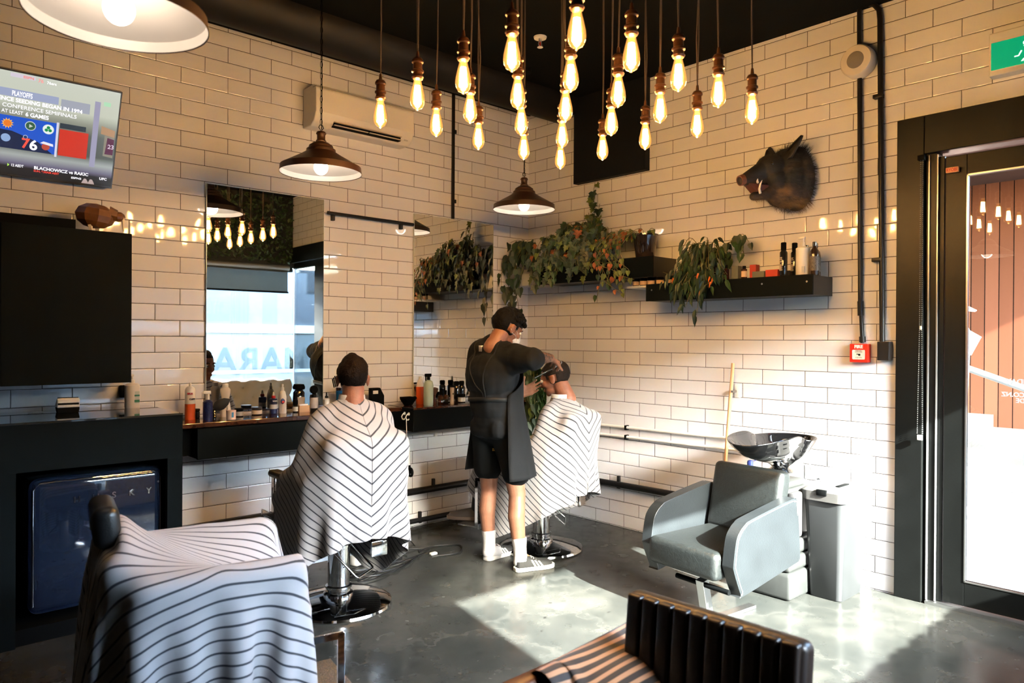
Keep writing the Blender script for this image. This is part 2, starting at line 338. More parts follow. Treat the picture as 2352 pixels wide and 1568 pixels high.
# mirrored lettering on the outside of the door glass
wl = bpy.data.materials.new('white_vinyl'); wl.use_nodes = True; n = wl.node_tree; n.nodes.remove(n.nodes['Principled BSDF']); q1 = node(n, 'ShaderNodeBsdfDiffuse'); q1.inputs[0].default_value = (.8, .8, .8, 1); q2 = node(n, 'ShaderNodeBsdfTranslucent'); q2.inputs[0].default_value = (.8, .8, .8, 1); q3 = node(n, 'ShaderNodeMixShader', i0=.5); link(n, q1.outputs[0], q3.inputs[1]); link(n, q2.outputs[0], q3.inputs[2]); link(n, q3.outputs[0], n.nodes['Material Output'].inputs[0])
for s, pxx, pyy, h in (('SUNDAY', 2310, 876, .040), ('DE.CO.NZ', 2300, 905, .034), ('ARCADE'[3:], 2333, 920, .034)):
    d = _F+(pxx-1176)/FPX*_R+(784-pyy)/FPX*_U; P = CP+(.046-CP.x)/d.x*d
    text(s, h, wl, dl, frame((.046, P.y, P.z), (0, 1, 0), (0, 0, 1)), name='glass_lettering', align='RIGHT', bold=.001)
# beaded blind chain
ch = thing('blind_chain', 'thin beaded blind chain hanging beside the black door frame', 'chain', (-.05, -3.365, 0))
b = B()
for s in (0, 1):
    for k in range(150):
        z = 2.6-k*.0113
        if z < .985: break
        y = (-.006 if s else .006)*(1 if z > 1.6 else 1+(1.6-z)*2.3) - .01
        b.ell((0, y, z), .0027, 6)
b.obj('bead_strand', mat('chain_grey', (.35, .35, .34), .3, .5), ch)
B().box(-.006, .006, -.024, .004, .955, .985, .002).obj('chain_weight', WHITEP, ch)
B().box(-.005, .005, -.016, -.005, 1.6, 1.622, .002).obj('chain_joiner', WHITEP, ch)
B().box(-.012, .022, -.026, .012, 2.59, 2.62, .003).obj('chain_bracket', BLACK, ch)
# exit sign
ex = thing('exit_sign', 'green lit exit sign over the black doorway', 'sign', (-.0, -3.715, 2.98))
B().box(-.075, 0, -.36, 0, 0, .235, .006).obj('sign_housing', WHITEP, ex, False)
B().box(-.079, -.07, -.35, -.012, .03, .178, .001).obj('sign_face', mat('exit_green', (.0, .25, .12), .3, emit=(.0, .45, .2), es=.22), ex, False)
wm = mat('sign_white', (.9, .95, .9), .5, emit=(.9, 1, .9), es=.8)
b = B(); z0 = .09
for p in ([(-.155, .1), (-.14, .075), (-.12, .075), (-.12, .08), (-.137, .08), (-.149, .103)], [(-.16, .125), (-.175, .125), (-.2, .09), (-.19, .085)], [(-.185, .09), (-.2, .09), (-.175, .045), (-.185, .045)], [(-.16, .045), (-.15, .045), (-.2, .1), (-.207, .09)]):
    b.prism(p, 0, -.0805, -.079)
b.ell((-.0795, -.17, .14), (.001, .012, .012)); b.obj('running_figure', wm, ex, False)
# round wall speaker, conduits, fire point, black junction box
sk_ = thing('wall_speaker', 'round white wall speaker crossing the black conduit', 'speaker', (-.0, -3.005, 3.268))
Mx = Matrix.Rotation(-pi/2, 4, 'Y')
B().lathe([(.085, 0), (.1, .01), (.1, .07), (.09, .085), (.055, .09), (0, .09)], n=40, M=Mx).obj('speaker_body', mat('speaker_white', (.72, .66, .6), .45), sk_)
B().lathe([(.052, .0905), (.05, .092), (0, .092)], n=32, M=Mx).obj('speaker_grille', mat('speaker_grille', (.42, .37, .32), .8, bump=1, bscale=500), sk_)
c1 = tag(B().tube([(-.022, -3.0, 3.6), (-.022, -3.002, 3.36)], .014, 12).tube([(-.022, -3.005, 3.18), (-.022, -3.02, 1.72)], .014, 12).tube([(-.022, -3.023, 1.72), (-.022, -3.034, 1.52)], .012, 12).cyl((-.022, -3.02, 1.78), (-.022, -3.022, 1.69), .018).cyl((-.022, -3.033, 1.56), (-.022, -3.034, 1.525), .019).obj('conduit', PIPE), 'black conduit dropping from the round speaker to the fire alarm box', 'conduit')
b = B().tube([(-.022, -3.05, 3.62), (-.022, -3.09, 3.6), (-.022, -3.118, 3.56), (-.022, -3.124, 3.5), (-.022, -3.152, 1.53)], .016, 12)
for z in (3.03, 2.03): b.box(-.04, -.0, -3.145, -3.09 if z > 0 else 0, z-.012, z+.012, .003)
tag(b.obj('conduit', PIPE), 'black conduit nearest the door frame running down to the black box', 'conduit')
fa = thing('fire_alarm', 'red FIRE break glass call point on the tiled wall', 'fire alarm', (0, -3.022, 1.40))
B().box(-.05, 0, -.055, .055, 0, .115, .004).obj('alarm_case', mat('fire_red', (.75, .02, .008), .35), fa, False)
B().box(-.0525, -.049, -.038, .036, .018, .078, .006).obj('glass_window', mat('alarm_window', (.75, .68, .6), .25), fa, False)
text('FIRE', .028, WHITEP, fa, frame((-.051, 0, .096), (0, -1, 0), (0, 0, 1)), bold=.0012)
text('Break Glass\nSwitch Down', .008, BLACK, fa, frame((-.0532, -.002, .068), (0, -1, 0), (0, 0, 1)))
text('In case of Fire', .007, BLACK, fa, frame((-.0532, -.002, .03), (0, -1, 0), (0, 0, 1)))
b = B(); b.prism([(.012, .053), (-.012, .053), (-.012, .041), (.0, .041), (.0, .047), (.012, .049)], 0, -.0535, -.0525); b.obj('hand_symbol', BLACK, fa, False)
B().box(-.06, 0, -3.205, -3.135, 1.415, 1.53, .004).obj('junction_box', PIPE, None, False)
tag(bpy.data.objects['junction_box'], 'black junction box beside the red fire alarm', 'electrical box')
# pipes on both walls
tag(B().box(-.906, -.882, -.02, 0, 2.545, 3.6, .003).box(-.876, -.86, -.014, 0, 3.27, 3.3).box(-.876, -.86, -.014, 0, 2.68, 2.71).obj('cable_trunking', PIPE, None, False), 'black vertical trunking above the second mirror', 'trunking')
b = B().tube([(-2.07, -.03, 2.452), (-1.31, -.03, 2.447)], .013, 12)
for x in (-2.02, -1.42): b.box(x-.012, x+.012, -.03, 0, 2.40, 2.45, .003)
tag(b.obj('wall_rail', PIPE), 'black horizontal rail between the two mirrors', 'rail')
def wallpipe(name, a, c, r, lab, clips=(), m=PIPE, cat='pipe'):
    b = B().tube([a, c], r, 14)
    for q in clips: b.box(q[0]-.012, q[0]+.012, q[1]-.012, q[1]+.012, q[2]-r-.004, q[2]+r+.05, .003)
    return tag(b.obj(name, m), lab, cat)
wallpipe('wall_pipe', (-3.27, -.04, .29), (-.06, -.04, .30), .027, 'thick black pipe low along the mirror wall', [(-1.1, -.035, .3), (-.3, -.035, .3), (-2.4, -.035, .3)])
wallpipe('wall_pipe', (-3.27, -.03, .055), (-.06, -.03, .055), .02, 'thin black pipe just above the floor along the mirror wall', [(-1.23, -.03, .055)])
wallpipe('wall_pipe', (-.04, -.05, .34), (-.04, -1.66, .36), .025, 'thick black pipe low along the shelf wall behind the second customer', [(-.035, -1.12, .35)])
wallpipe('water_pipe', (-1.9, -.025, .76), (-.1, -.025, .77), .014, 'white pipe below the second worktop', [(-1.07, -.02, .74)], WHITEP)
for z, l in ((.822, 'upper'), (.745, 'lower')):
    o = wallpipe('water_pipe', (-.025, -.2, z-.008), (-.025, -2.3, z+.012), .011, l+' of two white pipes running toward the wash basin', [], WHITEP)
    B().box(-.04, 0, -1.195, -1.175, z-.02, z+.018, .003).obj('pipe_clip', BLACK, o, False)
# mirrors
def mirror(x0, x1, lab, yaw):
    m = thing('wall_mirror', lab, 'mirror', (x0, -.012, 1.04), yaw, 'frameless wall mirrors')
    B().box(0, x1-x0, -.006, .004, 0, 1.5).obj('mirror_pane', MIRROR, m, smooth=False)
    b = B(); w_ = x1-x0; b.box(-.002, 0, -.007, .006, 0, 1.502); b.box(w_, w_+.002, -.007, .006, 0, 1.502); b.box(0, w_, -.007, .006, 1.5, 1.502); b.obj('polished_edge', mat('mirror_edge', (.75, .8, .72), .2, .3), m, False)
    return m
mirror(-2.936, -2.103, 'large frameless wall mirror nearest the television, reflecting the shop window', -.0192)
mirror(-1.291, -.452, 'large frameless wall mirror nearest the corner, reflecting plants', -.009)
# air conditioner
ac = thing('air_conditioner', 'white wall air conditioner between the television and the corner', 'air conditioner', (-2.255, 0, 3.035))
b = B(); b.prism([(0, 0), (-.12, .0), (-.17, .03), (-.2, .09), (-.2, .25), (-.17, .285), (0, .285)], 0, 0, .83); b.obj('casing', mat('ac_white', (.80, .75, .68), .4), ac, False, bevel=.008)
B().box(.15, .72, -.178, -.10, .012, .06).obj('air_outlet', BLACK, ac, False, M=None)
b = B(); b.box(.15, .43, -.19, -.13, .018, .024, .001, M=None); b.box(.44, .72, -.19, -.13, .018, .024, .001); b.box(.15, .72, -.195, -.15, .04, .045); b.obj('louvre', mat('louvre_cream', (.6, .52, .43), .5), ac, False)
B().box(.0, .83, -.2015, -.15, .262, .268).obj('panel_groove', mat('groove_grey', (.35, .32, .28), .5), ac, False)
text('ECO', .016, mat('groove_grey'), ac, frame((.77, -.176, .028), (1, 0, 0), (0, -.35, .6)))
# ---------------------------------------------------------------- television
tv = thing('television', 'wall television tilted forward showing basketball playoff teams', 'television', (-3.51, -.055, 2.418))
tilt = math.atan2(.25, .515); tv.rotation_euler = (tilt, 0, math.radians(-1.5))
W_, Ht = 1.02, .572
B().box(-W_, 0, .0, .035, 0, Ht, .004).obj('tv_body', mat('tv_black', (.01, .01, .011), .2), tv, False)
B().box(-W_*.7, -W_*.3, .03, .07, .15, .42).obj('wall_bracket', BLACK, tv, False)
B().box(-.5*W_-.03, -.5*W_+.03, .03, .33, .2, .25).obj('wall_arm', BLACK, tv, False)
b = B(); b.box(-W_, 0, -.004, .002, 0, .012); b.box(-W_, -W_+.007, -.004, .002, 0, Ht); b.box(-.007, 0, -.004, .002, 0, Ht); b.box(-W_, 0, -.004, .002, Ht-.008, Ht); b.obj('bezel', mat('tv_bezel', (.12, .13, .14), .25, .6), tv, False)
def scr(name, pts, c, s=1, y=-.001, m=None):
    m = m or mat('screen_'+name+str(c), tuple(x*.1 for x in c), .18, emit=c, es=s*.5)
    return B().prism([(p[0]*W_-W_, p[1]*Ht) for p in pts], 1, y, y+.0006).obj(name, m, scren if name != 'screen' else tv, False)
ms = bpy.data.materials.new('screen_backdrop'); ms.use_nodes = True; n = ms.node_tree; b_ = n.nodes['Principled BSDF']; b_.inputs['Base Color'].default_value = (.02, .02, .02, 1); b_.inputs['Roughness'].default_value = .12
tc = node(n, 'ShaderNodeTexCoord'); sx_ = node(n, 'ShaderNodeSeparateXYZ'); link(n, tc.outputs['Object'], sx_.inputs[0])
r = node(n, 'ShaderNodeValToRGB'); mr = node(n, 'ShaderNodeMapRange', i1=0., i2=Ht); link(n, sx_.outputs[2], mr.inputs[0]); link(n, mr.outputs[0], r.inputs[0]); e = r.color_ramp.elements
e[0].position = 0; e[0].color = (.01, .01, .01, 1); e[1].position = 1; e[1].color = (.40, .42, .36, 1)
for p_, c_ in ((.1, (.012, .012, .014)), (.14, (.10, .09, .14)), (.22, (.25, .27, .26)), (.3, (.05, .06, .05)), (.5, (.06, .07, .06)), (.62, (.2, .21, .17)), (.72, (.38, .4, .33))):
    q = e.new(p_); q.color = (*c_, 1)
link(n, r.outputs[0], b_.inputs['Emission Color']); b_.inputs['Emission Strength'].default_value = .5
scren = scr('screen', [(.008, .02), (.993, .02), (.993, .985), (.008, .985)], (0, 0, 0), m=ms)
scr('blue_panel', [(.2, .27), (.70, .27), (.70, .58), (.2, .58)], (.015, .08, .5), .8, -.0017)
scr('navy_panel', [(.2, .27), (.69, .27), (.62, .37), (.5, .44), (.2, .46)], (.006, .012, .04), 1, -.0022)
scr('red_panel', [(.716, .27), (.855, .27), (.855, .53), (.716, .53)], (.6, .035, .015), .7, -.0017)
scr('white_bar', [(.70, .25), (.711, .25), (.711, .59), (.70, .59)], (.5, .5, .6), .9, -.0022)
scr('dark_bar', [(.716, .54), (.84, .54), (.84, .59), (.716, .59)], (.03, .04, .05), .8, -.0017)
scr('title_panel', [(.2, .758), (.70, .758), (.70, .83), (.2, .83)], (.28, .32, .46), .8, -.0017)
scr('side_panel', [(.712, .72), (.85, .72), (.85, .82), (.712, .82)], (.3, .32, .38), .8, -.0017)
scr('column_panel', [(.872, .2), (.90, .2), (.90, .86), (.872, .86)], (.28, .27, .38), .8, -.0017)
scr('studio_brick', [(.915, .55), (.985, .53), (.985, .6), (.915, .63)], (.42, .25, .14), .7, -.0017)
scr('jersey_frame', [(.935, .33), (.985, .32), (.985, .53), (.935, .54)], (.25, .22, .17), .7, -.0017)
scr('jersey', [(.943, .35), (.985, .35), (.985, .51), (.95, .52)], (.09, .02, .05), .8, -.0022)
scr('green_light', [(.915, .83), (.95, .83), (.95, .87), (.915, .87)], (.35, .6, .4), .8, -.0017)
scr('sponsor_strip', [(.48, .94), (.59, .94), (.59, .975), (.48, .975)], (.55, .5, .58), .8, -.0017)
def stx(s, u, v, size, c=(.8, .8, .85), st=.9, al='LEFT', bold=.0004, sx=1, w=0):
    text(s, size, mat('tvtext'+str(c), (.1, .1, .1), .3, emit=c, es=st*.55), scren, frame((u*W_-W_, -.0028, v*Ht), (1, 0, 0), (0, 0, 1)), 'screen_lettering', .0002, al, sx, bold, w*W_)
stx('76', .6, .948, .026, (.7, .2, .2)); stx('76ers', .64, .945, .02, (.75, .75, .75))
stx('PLAYOFFS', .49, .79, .036, w=.09, bold=.0008)
stx('CONFERENCE SEEDING BEGAN IN 1984', .815, .730, .029, (.85, .83, .9), 1, 'RIGHT', .0007, w=.49)
stx('TEAMS IN CONFERENCE SEMIFINALS', .79, .672, .028, (.8, .78, .84), 1, 'RIGHT', 0, w=.47)
stx('WON IN AT LEAST', .545, .617, .027, (.8, .78, .84), 1, 'RIGHT', 0, w=.19); stx('6 GAMES', .555, .615, .029, (.9, .88, .95), 1, 'LEFT', .0007, w=.105)
stx('7', .545, .335, .075, (.7, .05, .03), bold=.002); stx('6', .582, .328, .075, (.85, .85, .9), bold=.002)
stx('12 AEDT', .505, .11, .02, w=.055); stx('BLACHOWICZ vs RAKIC', .61, .113, .024, bold=.0006, w=.262); stx('SUN, 9:30AM AEST', .61, .082, .015, (.7, .04, .03), w=.12); stx('ESPN2', .79, .062, .015, w=.05); stx('UFC', .93, .09, .02, bold=.0006, w=.038)
stx('23', .955, .43, .035, (.5, .4, .5), w=.03); stx('ESPN', .535, .955, .018, (.6, .15, .1), w=.045)
def disc(u, v, r_, c, nm='badge', y=-.0026, n_=24, star=0):
    scr(nm, [(u+(r_*(1 if not star or k % 2 else star))*math.cos(2*pi*k/n_)*Ht/W_, v+(r_*(1 if not star or k % 2 else star))*math.sin(2*pi*k/n_)) for k in range(n_)], c, .9, y)
disc(.479, .506, .05, (.7, .35, .05), 'sun_badge', star=.62); disc(.479, .506, .03, (.6, .15, .02), y=-.0032)
disc(.581, .513, .044, (.45, .5, .48)); disc(.581, .513, .038, (.03, .09, .05), y=-.0032); disc(.581, .513, .02, (.4, .45, .42), y=-.0038, n_=3)
disc(.663, .508, .047, (.5, .58, .55)); disc(.663, .508, .042, (.6, .65, .62), y=-.0032)
for a in (0, 120, 240): disc(.663+.010*math.sin(math.radians(a)), .508+.017*math.cos(math.radians(a)), .015, (.01, .2, .06), y=-.0038, n_=12)
disc(.562, .40, .019, (.5, .5, .55)); disc(.562, .40, .015, (.01, .03, .12), y=-.0032)
disc(.657, .335, .034, (.35, .05, .03)); scr('badge', [(.63, .365), (.692, .345), (.69, .37), (.645, .385)], (.6, .6, .65), .9, -.0034)
disc(.475, .368, .038, (.2, .3, .5)); scr('badge', [(.49, .095), (.499, .11), (.49, .125)], (.4, .7, .1), .9, -.0026)
for u in (.86, .89): scr('fighter', [(u-.018, .02), (u+.018, .02), (u+.011, .05), (u+.004, .07), (u-.006, .07), (u-.011, .05)], (.45, .35, .33), .7, -.0026)
# ---------------------------------------------------------------- black joinery on the mirror wall
cb_ = thing('wall_cabinet', 'matt black wall cabinet under the television, right hand one the bird stands on', 'cabinet', (-3.476, 0, 1.27))
B().box(-.245, 0, -.33, 0, 0, .83).obj('carcass', BLACK, cb_, False); B().box(-.62, 0, -.352, -.332, 0, .85).obj('door', CHAR, cb_, False, bevel=.0015)
cb2 = thing('wall_cabinet', 'taller matt black wall cabinet at the left edge under the television', 'cabinet', (-4.11, 0, 1.27))
B().box(-1.2, .36, -.31, 0, 0, .905).obj('carcass', BLACK, cb2, False); B().box(-1.2, -.002, -.352, -.312, 0, .9).obj('door', CHAR, cb2, False, bevel=.0015)
ct = thing('counter', 'black reception counter with a built in drinks fridge at the left', 'counter', (-3.29, 0, 0))
b = B(); b.box(-2.2, -.8, -.62, -.012, 0, 1.06); b.box(-.8, -.0, -.62, -.012, .86, 1.06); b.box(-.035, 0, -.62, -.012, 0, .86); b.box(-.8, -.035, -.05, -.012, 0, .86); b.box(-.8, 0, -.62, -.012, 0, .08); b.obj('carcass', BLACK, ct, False)
b = B(); b.box(-2.2, 0, -.65, -.62, .86, 1.095); b.box(-.08, 0, -.65, -.62, .0, .86); b.box(-2.2, -.78, -.65, -.62, 0, .86); b.obj('front_panel', CHAR, ct, False, bevel=.001)
B().box(-2.2, 0.0, -.655, -.012, 1.095, 1.107, .002).obj('glossy_top', mat('gloss_top', (.02, .022, .024), .04, coat=1), ct, False)
fg = thing('bar_fridge', 'black rounded retro bar fridge inside the reception counter', 'fridge', (-3.685, -.30, .11))
B().box(-.32, .33, -.2, .22, 0, .70, .03).obj('fridge_body', BLKGLOSS, fg)
fd = B().box(-.32, .33, -.27, -.205, .01, .70, .05, seg=4).obj('fridge_door', mat('navy_gloss', (.008, .014, .03), .07, coat=1), fg)
b = B(); b.tube([(-.3, -.262, .05), (-.3, -.262, .64), (-.27, -.262, .675), (.27, -.262, .675), (.305, -.262, .64), (.305, -.262, .05)], .004, 8); b.obj('door_trim', CHROME, fd)
for k, l in enumerate('HUSKY'): text(l, .045, CHROME, fd, frame((-.107+k*.087, -.273, .57), (1, 0, 0), (0, 0, 1)), bold=.001, ext=.002)
B().cyl((.29, -.27, .615), (.29, -.276, .615), .006).obj('badge_stud', CHROME, fd)
# stations
s1 = thing('styling_shelf', 'dark wooden styling shelf with a black drawer box under the mirror nearest the television', 'shelf', (-3.265, 0, 0))
B().box(0, 1.36, -.36, 0, .98, 1.01, .004).obj('shelf_top', WOODTOP, s1, False)
B().box(0, .16, -.25, 0, .80, .98).obj('side_box', BLACK, s1, False); B().box(.16, 1.34, -.33, 0, .79, .98).obj('drawer_box', BLACK, s1, False)
B().box(.16, 1.34, -.352, -.33, .785, .972, .002).obj('drawer_front', CHAR, s1, False)
s1b = tag(B().box(-1.90, -1.535, -.22, 0, .975, 1.005, .003).obj('wall_shelf', WOODTOP, None, False), 'short shallow dark shelf between the two styling shelves', 'shelf')
s2 = thing('styling_shelf', 'black box shelf with dark wooden top under the mirror nearest the corner', 'shelf', (-1.52, 0, 0))
B().box(0, 1.27, -.35, 0, .825, .99, .002).obj('drawer_box', BLACK, s2, False); B().box(0, 1.27, -.352, 0, .99, 1.006, .003).obj('shelf_top', WOODTOP, s2, False)
B().box(-.004, .0, -.35, 0, .99, 1.004).obj('edge_strip', CHAR, s2, False)
for y in (-.235, -.29):
    h = thing('coat_hook', 'small white curled hook on the end of the second shelf, '+('nearer the wall' if y > -.25 else 'nearer the room'), 'hook', (-1.52, y, .945))
    B().tube([(0, 0, .012), (-.012, 0, .012), (-.022, 0, .004), (-.03, 0, -.012), (-.022, 0, -.03), (-.008, 0, -.034), (.0, 0, -.026)], .0045, 8).obj('hook_curl', WHITEP, h)
    B().cyl((-.001, 0, .012), (-.006, 0, .012), .012).obj('hook_plate', WHITEP, h)
cl = thing('hair_clipper', 'white and black clipper hanging by its loop from the shelf end hook', 'clipper', (-1.545, -.30, .91))
B().tube([(0, .01, .01), (.0, .004, -.08), (0, 0, -.12)], .0025, 6).obj('hanging_loop', WHITEP, cl)
B().cyl((0, 0, -.12), (0, 0, -.165), .008, .016).cyl((0, 0, -.165), (0, -.004, -.2), .018, .019).obj('cord_collar', BLACK, cl)
B().cyl((0, -.004, -.2), (0, -.018, -.335), .019, .018, 20).obj('handle', mat('white_gloss', (.75, .76, .77), .2), cl)
b = B(); b.cyl((0, -.018, -.335), (0, -.022, -.40), .019, .024); 
b.tube([(0, -.05+.024*math.cos(a), -.385+.028*math.sin(a)) for a in np.linspace(0, 2*pi, 17)[:-1]], .01, 8, closed=True); b.obj('clipper_head', BLACK, cl)
# ---------------------------------------------------------------- containers
def lab(c, nm=None): return mat(nm or 'label_%s' % (c,), c, .5)
def cont(name, label, cat, x, y, z, parts, group=None, rz=0):
    """parts: (name, profile, material[, squash_y[, sides]])"""
    t = thing(name, label, cat, (x, y, z), rz, group)
    for p in parts:
        B().lathe(p[1], n=p[4] if len(p) > 4 else 24, sy=p[3] if len(p) > 3 else 1).obj(p[0], p[2], t)
    return t
def cyl_(r, a, c, e=.0): return [(r-e, a), (r, a+e), (r, c-e), (r-e, c)] if e else [(r, a), (r, c)]
Z1, Z2 = 1.01, 1.006
ORG = mat('orange_liquid', (.75, .10, .02), .25); NAVY = mat('navy_plastic', (.01, .015, .06), .3); AMB = mat('amber_glass', (.06, .02, .008), .08, coat=.5)
t = cont('spray_can', 'tall white and orange clipper spray can at the left end of the dark wooden shelf', 'can', -3.075, -.13, Z1, [('can_body', [(.03, 0), (.031, .004), (.031, .10)], ORG), ('upper_band', [(.031, .10), (.031, .185), (.026, .2), (.014, .21)], WHITEP), ('nozzle', [(.007, .21), (.007, .232), (.0, .234)], CREAM)])
text('90% M', .016, lab((.5, .01, .01)), t, frame((-.012, -.0325, .165), (1, -.4, 0), (0, 0, 1)), bold=.001, sx=.7); text('CLIPP', .014, BLACK, t, frame((.002, -.0325, .13), (1, -.1, 0), (0, 0, 1)), bold=.0006)
cont('wax_jar', 'small black jar behind the orange spray can', 'jar', -3.02, -.07, Z1, [('jar', cyl_(.026, 0, .045, .004), BLKGLOSS), ('lid', cyl_(.027, .045, .06, .003), BLACK)])
t = cont('spray_bottle', 'dark blue patterned spray bottle with white trigger beside the orange can', 'bottle', -3.005, -.24, Z1, [('bottle', [(.028, 0), (.029, .006), (.029, .115), (.02, .125), (.012, .13)], mat('speckled_navy', (.012, .016, .07), .3, vary=.9, vscale=160))])
b = B(); b.cyl((0, 0, .13), (0, 0, .165), .011); b.box(-.03, .018, -.008, .008, .165, .185, .004); b.box(-.036, -.028, -.005, .005, .14, .178, .002); b.obj('trigger', WHITEP, t)
t = cont('neck_brush', 'black teardrop neck brush with a ribbed handle behind the blue spray bottle', 'brush', -2.955, -.21, Z1, [('ribbed_handle', [(.016, 0)]+[(.017-.003*(k % 2), .008*k) for k in range(1, 9)], BLKGLOSS)])
B().lathe([(.014, 0), (.032, .025), (.036, .05), (.026, .085), (.0, .12)], M=Matrix.Translation((0, 0, .07)) @ Matrix.Rotation(1.1, 4, 'Y')).obj('bristles', mat('brush_black', (.01, .01, .01), .8), t)
t = cont('talc_bottle', 'tall white wavy powder bottle left of centre on the dark wooden shelf', 'bottle', -2.845, -.11, Z1, [('bottle', [(.03, 0), (.033, .01), (.036, .05), (.028, .10), (.026, .125), (.033, .165), (.033, .18), (.02, .195)], CREAM, .7), ('cap', [(.018, .195), (.019, .198), (.019, .215), (.017, .218)], WHITEP)])
text('talc', .02, BLACK, t, frame((0, -.0275, .06), (0, 0, 1), (-1, 0, 0)))
t = cont('paper_cup', 'small pink cup with a blue label lying at the shelf edge', 'cup', -2.885, -.31, Z1, [('cup', [(.02, 0), (.028, .003), (.03, .06), (.028, .062), (.022, .01), (0, .008)], mat('pink_paper', (.7, .5, .42), .6))])
B().box(-.008, .004, -.0315, -.027, .018, .05).obj('blue_label', lab((.03, .2, .4)), t, False)
def jar(x, y, z, label, r=.03, h=.055, lid=BLACK, body=BLKGLOSS, band=(.6, .5, .42), grp=None, nm='pomade_jar'):
    return cont(nm, label, 'jar', x, y, z, [('jar_body', cyl_(r, 0, h*.72, .003), body), ('label_band', [(r+.0006, h*.12), (r+.0006, h*.62)], lab(band)), ('lid', cyl_(r+.001, h*.72, h, .002), lid)], grp)
jar(-2.77, -.15, Z1, 'black lidded jar with grey label right of the pink cup', .028, .055, band=(.35, .33, .33))
jar(-2.635, -.115, Z1, 'squat black jar with cream label standing alone mid shelf', .034, .053, lid=mat('jar_lid', (.04, .04, .045), .3))
t = cont('colour_bottle', 'navy squeeze bottle with red tip and white label', 'bottle', -2.52, -.12, Z1, [('bottle', cyl_(.026, 0, .105, .004), NAVY), ('label_band', [(.0266, .035), (.0266, .065)], lab((.6, .6, .6))), ('red_collar', cyl_(.014, .105, .125, .002), mat('red_plastic', (.5, .02, .015), .35)), ('tip', [(.009, .125), (.004, .15), (0, .151)], WHITEP)])
text('WAHL', .012, WHITEP, t, frame((0, -.0265, .088), (1, 0, 0), (0, 0, 1)), bold=.0006)
t = cont('spray_bottle', 'slim white pump spray bottle with a blue and red round mark', 'bottle', -2.457, -.125, Z1, [('bottle', [(.025, 0), (.027, .004), (.027, .115), (.018, .15), (.012, .155)], WHITEP), ('pump', [(.011, .155), (.010, .178), (.006, .18), (.006, .2), (0, .202)], WHITEP)])
B().ell((-.008, -.0245, .085), (.016, .004, .02)).obj('blue_mark', lab((.02, .03, .12)), t); B().ell((-.008, -.0275, .08), (.01, .003, .009)).obj('red_mark', lab((.5, .03, .02)), t)
cont('roll_on_bottle', 'small black roll on bottle with a white label beside the little wooden box', 'bottle', -2.36, -.12, Z1, [('bottle', cyl_(.019, 0, .05, .003), BLKGLOSS), ('label_band', [(.0195, .008), (.0195, .04)], lab((.5, .5, .48))), ('cap', cyl_(.018, .05, .088, .004), BLACK)])
t = thing('card_box', 'little open wooden box holding white cards', 'box', (-2.30, -.125, Z1))
b = B(); b.box(-.04, .04, -.018, -.015, 0, .045); b.box(-.04, .04, .015, .018, 0, .045); b.box(-.04, -.037, -.015, .015, 0, .045); b.box(.037, .04, -.015, .015, 0, .045); b.box(-.037, .037, -.015, .015, 0, .003); b.obj('box_tray', mat('pale_wood', (.55, .33, .17), .5), t, False)
for k in range(3):
    B().box(-.034, .03, -.008+k*.007, -.007+k*.007, .004, .056-k*.002).obj('card', WHITEP, t, False)
t = cont('talc_bottle', 'black flip top bottle with beige label at the right of the shelf', 'bottle', -2.29, -.045, Z1, [('bottle', [(.034, 0), (.036, .005), (.036, .13), (.02, .15)], BLKGLOSS, .65), ('flip_top', [(.02, .15), (.037, .155), (.04, .17), (.03, .19), (0, .192)], BLACK, .6)])
B().box(-.028, .026, -.0265, -.022, .03, .10).obj('label_patch', lab((.35, .28, .2)), t, False)
t = cont('tonic_bottle', 'black bottle with a disc cap and pale label in front of the flip top bottle', 'bottle', -2.235, -.15, Z1, [('bottle', [(.026, 0), (.028, .004), (.028, .12), (.012, .125)], BLKGLOSS), ('neck', cyl_(.012, .125, .14), BLACK)])
B().lathe(cyl_(.03, -.012, .012, .005), M=Matrix.Translation((0, 0, .155)) @ Matrix.Rotation(pi/2, 4, 'X')).obj('disc_cap', BLACK, t)
B().lathe([(.0287, .025), (.0287, .10)]).obj('label_band', lab((.55, .5, .47)), t)
cont('mist_bottle', 'clear mist bottle with black sprayer just left of the first customer', 'bottle', -2.12, -.12, Z1, [('bottle', [(.022, 0), (.023, .003), (.023, .08), (.012, .088)], mat('frosted', (.55, .56, .55), .15)), ('label_band', [(.0234, .015), (.0234, .065)], lab((.65, .63, .6))), ('sprayer', [(.011, .088), (.012, .1), (.006, .105), (.005, .13), (0, .131)], BLKGLOSS)])
t = cont('disinfectant_jar', 'blue disinfectant jar with combs behind the first customer', 'jar', -2.0, -.12, Z1, [('jar_body', cyl_(.042, 0, .14, .006), mat('blue_liquid', (.005, .10, .32), .06, coat=1)), ('chrome_lid', [(.044, .14), (.044, .16), (.012, .17)], CHROME)])
b = B(); [b.box(-.02+.012*k, -.014+.012*k, -.004, .004, .17, .235+.008*k, .001, M=Matrix.Rotation(-.25, 4, 'Y')) for k in range(3)]; b.obj('comb_handle', BLACK, t, False)
t = thing('clipper_case', 'black slanted holder with a white slot right of the first customer', 'holder', (-1.70, -.12, 1.005))
b = B(); b.prism([(-.06, 0), (.055, 0), (.055, .09), (.02, .15), (-.06, .15)], 1, -.02, .02); b.obj('holder_body', BLACK, t, False, bevel=.003)
B().box(-.045, .0, -.022, -.018, .105, .13, .002).obj('slot_plate', WHITEP, t, False)
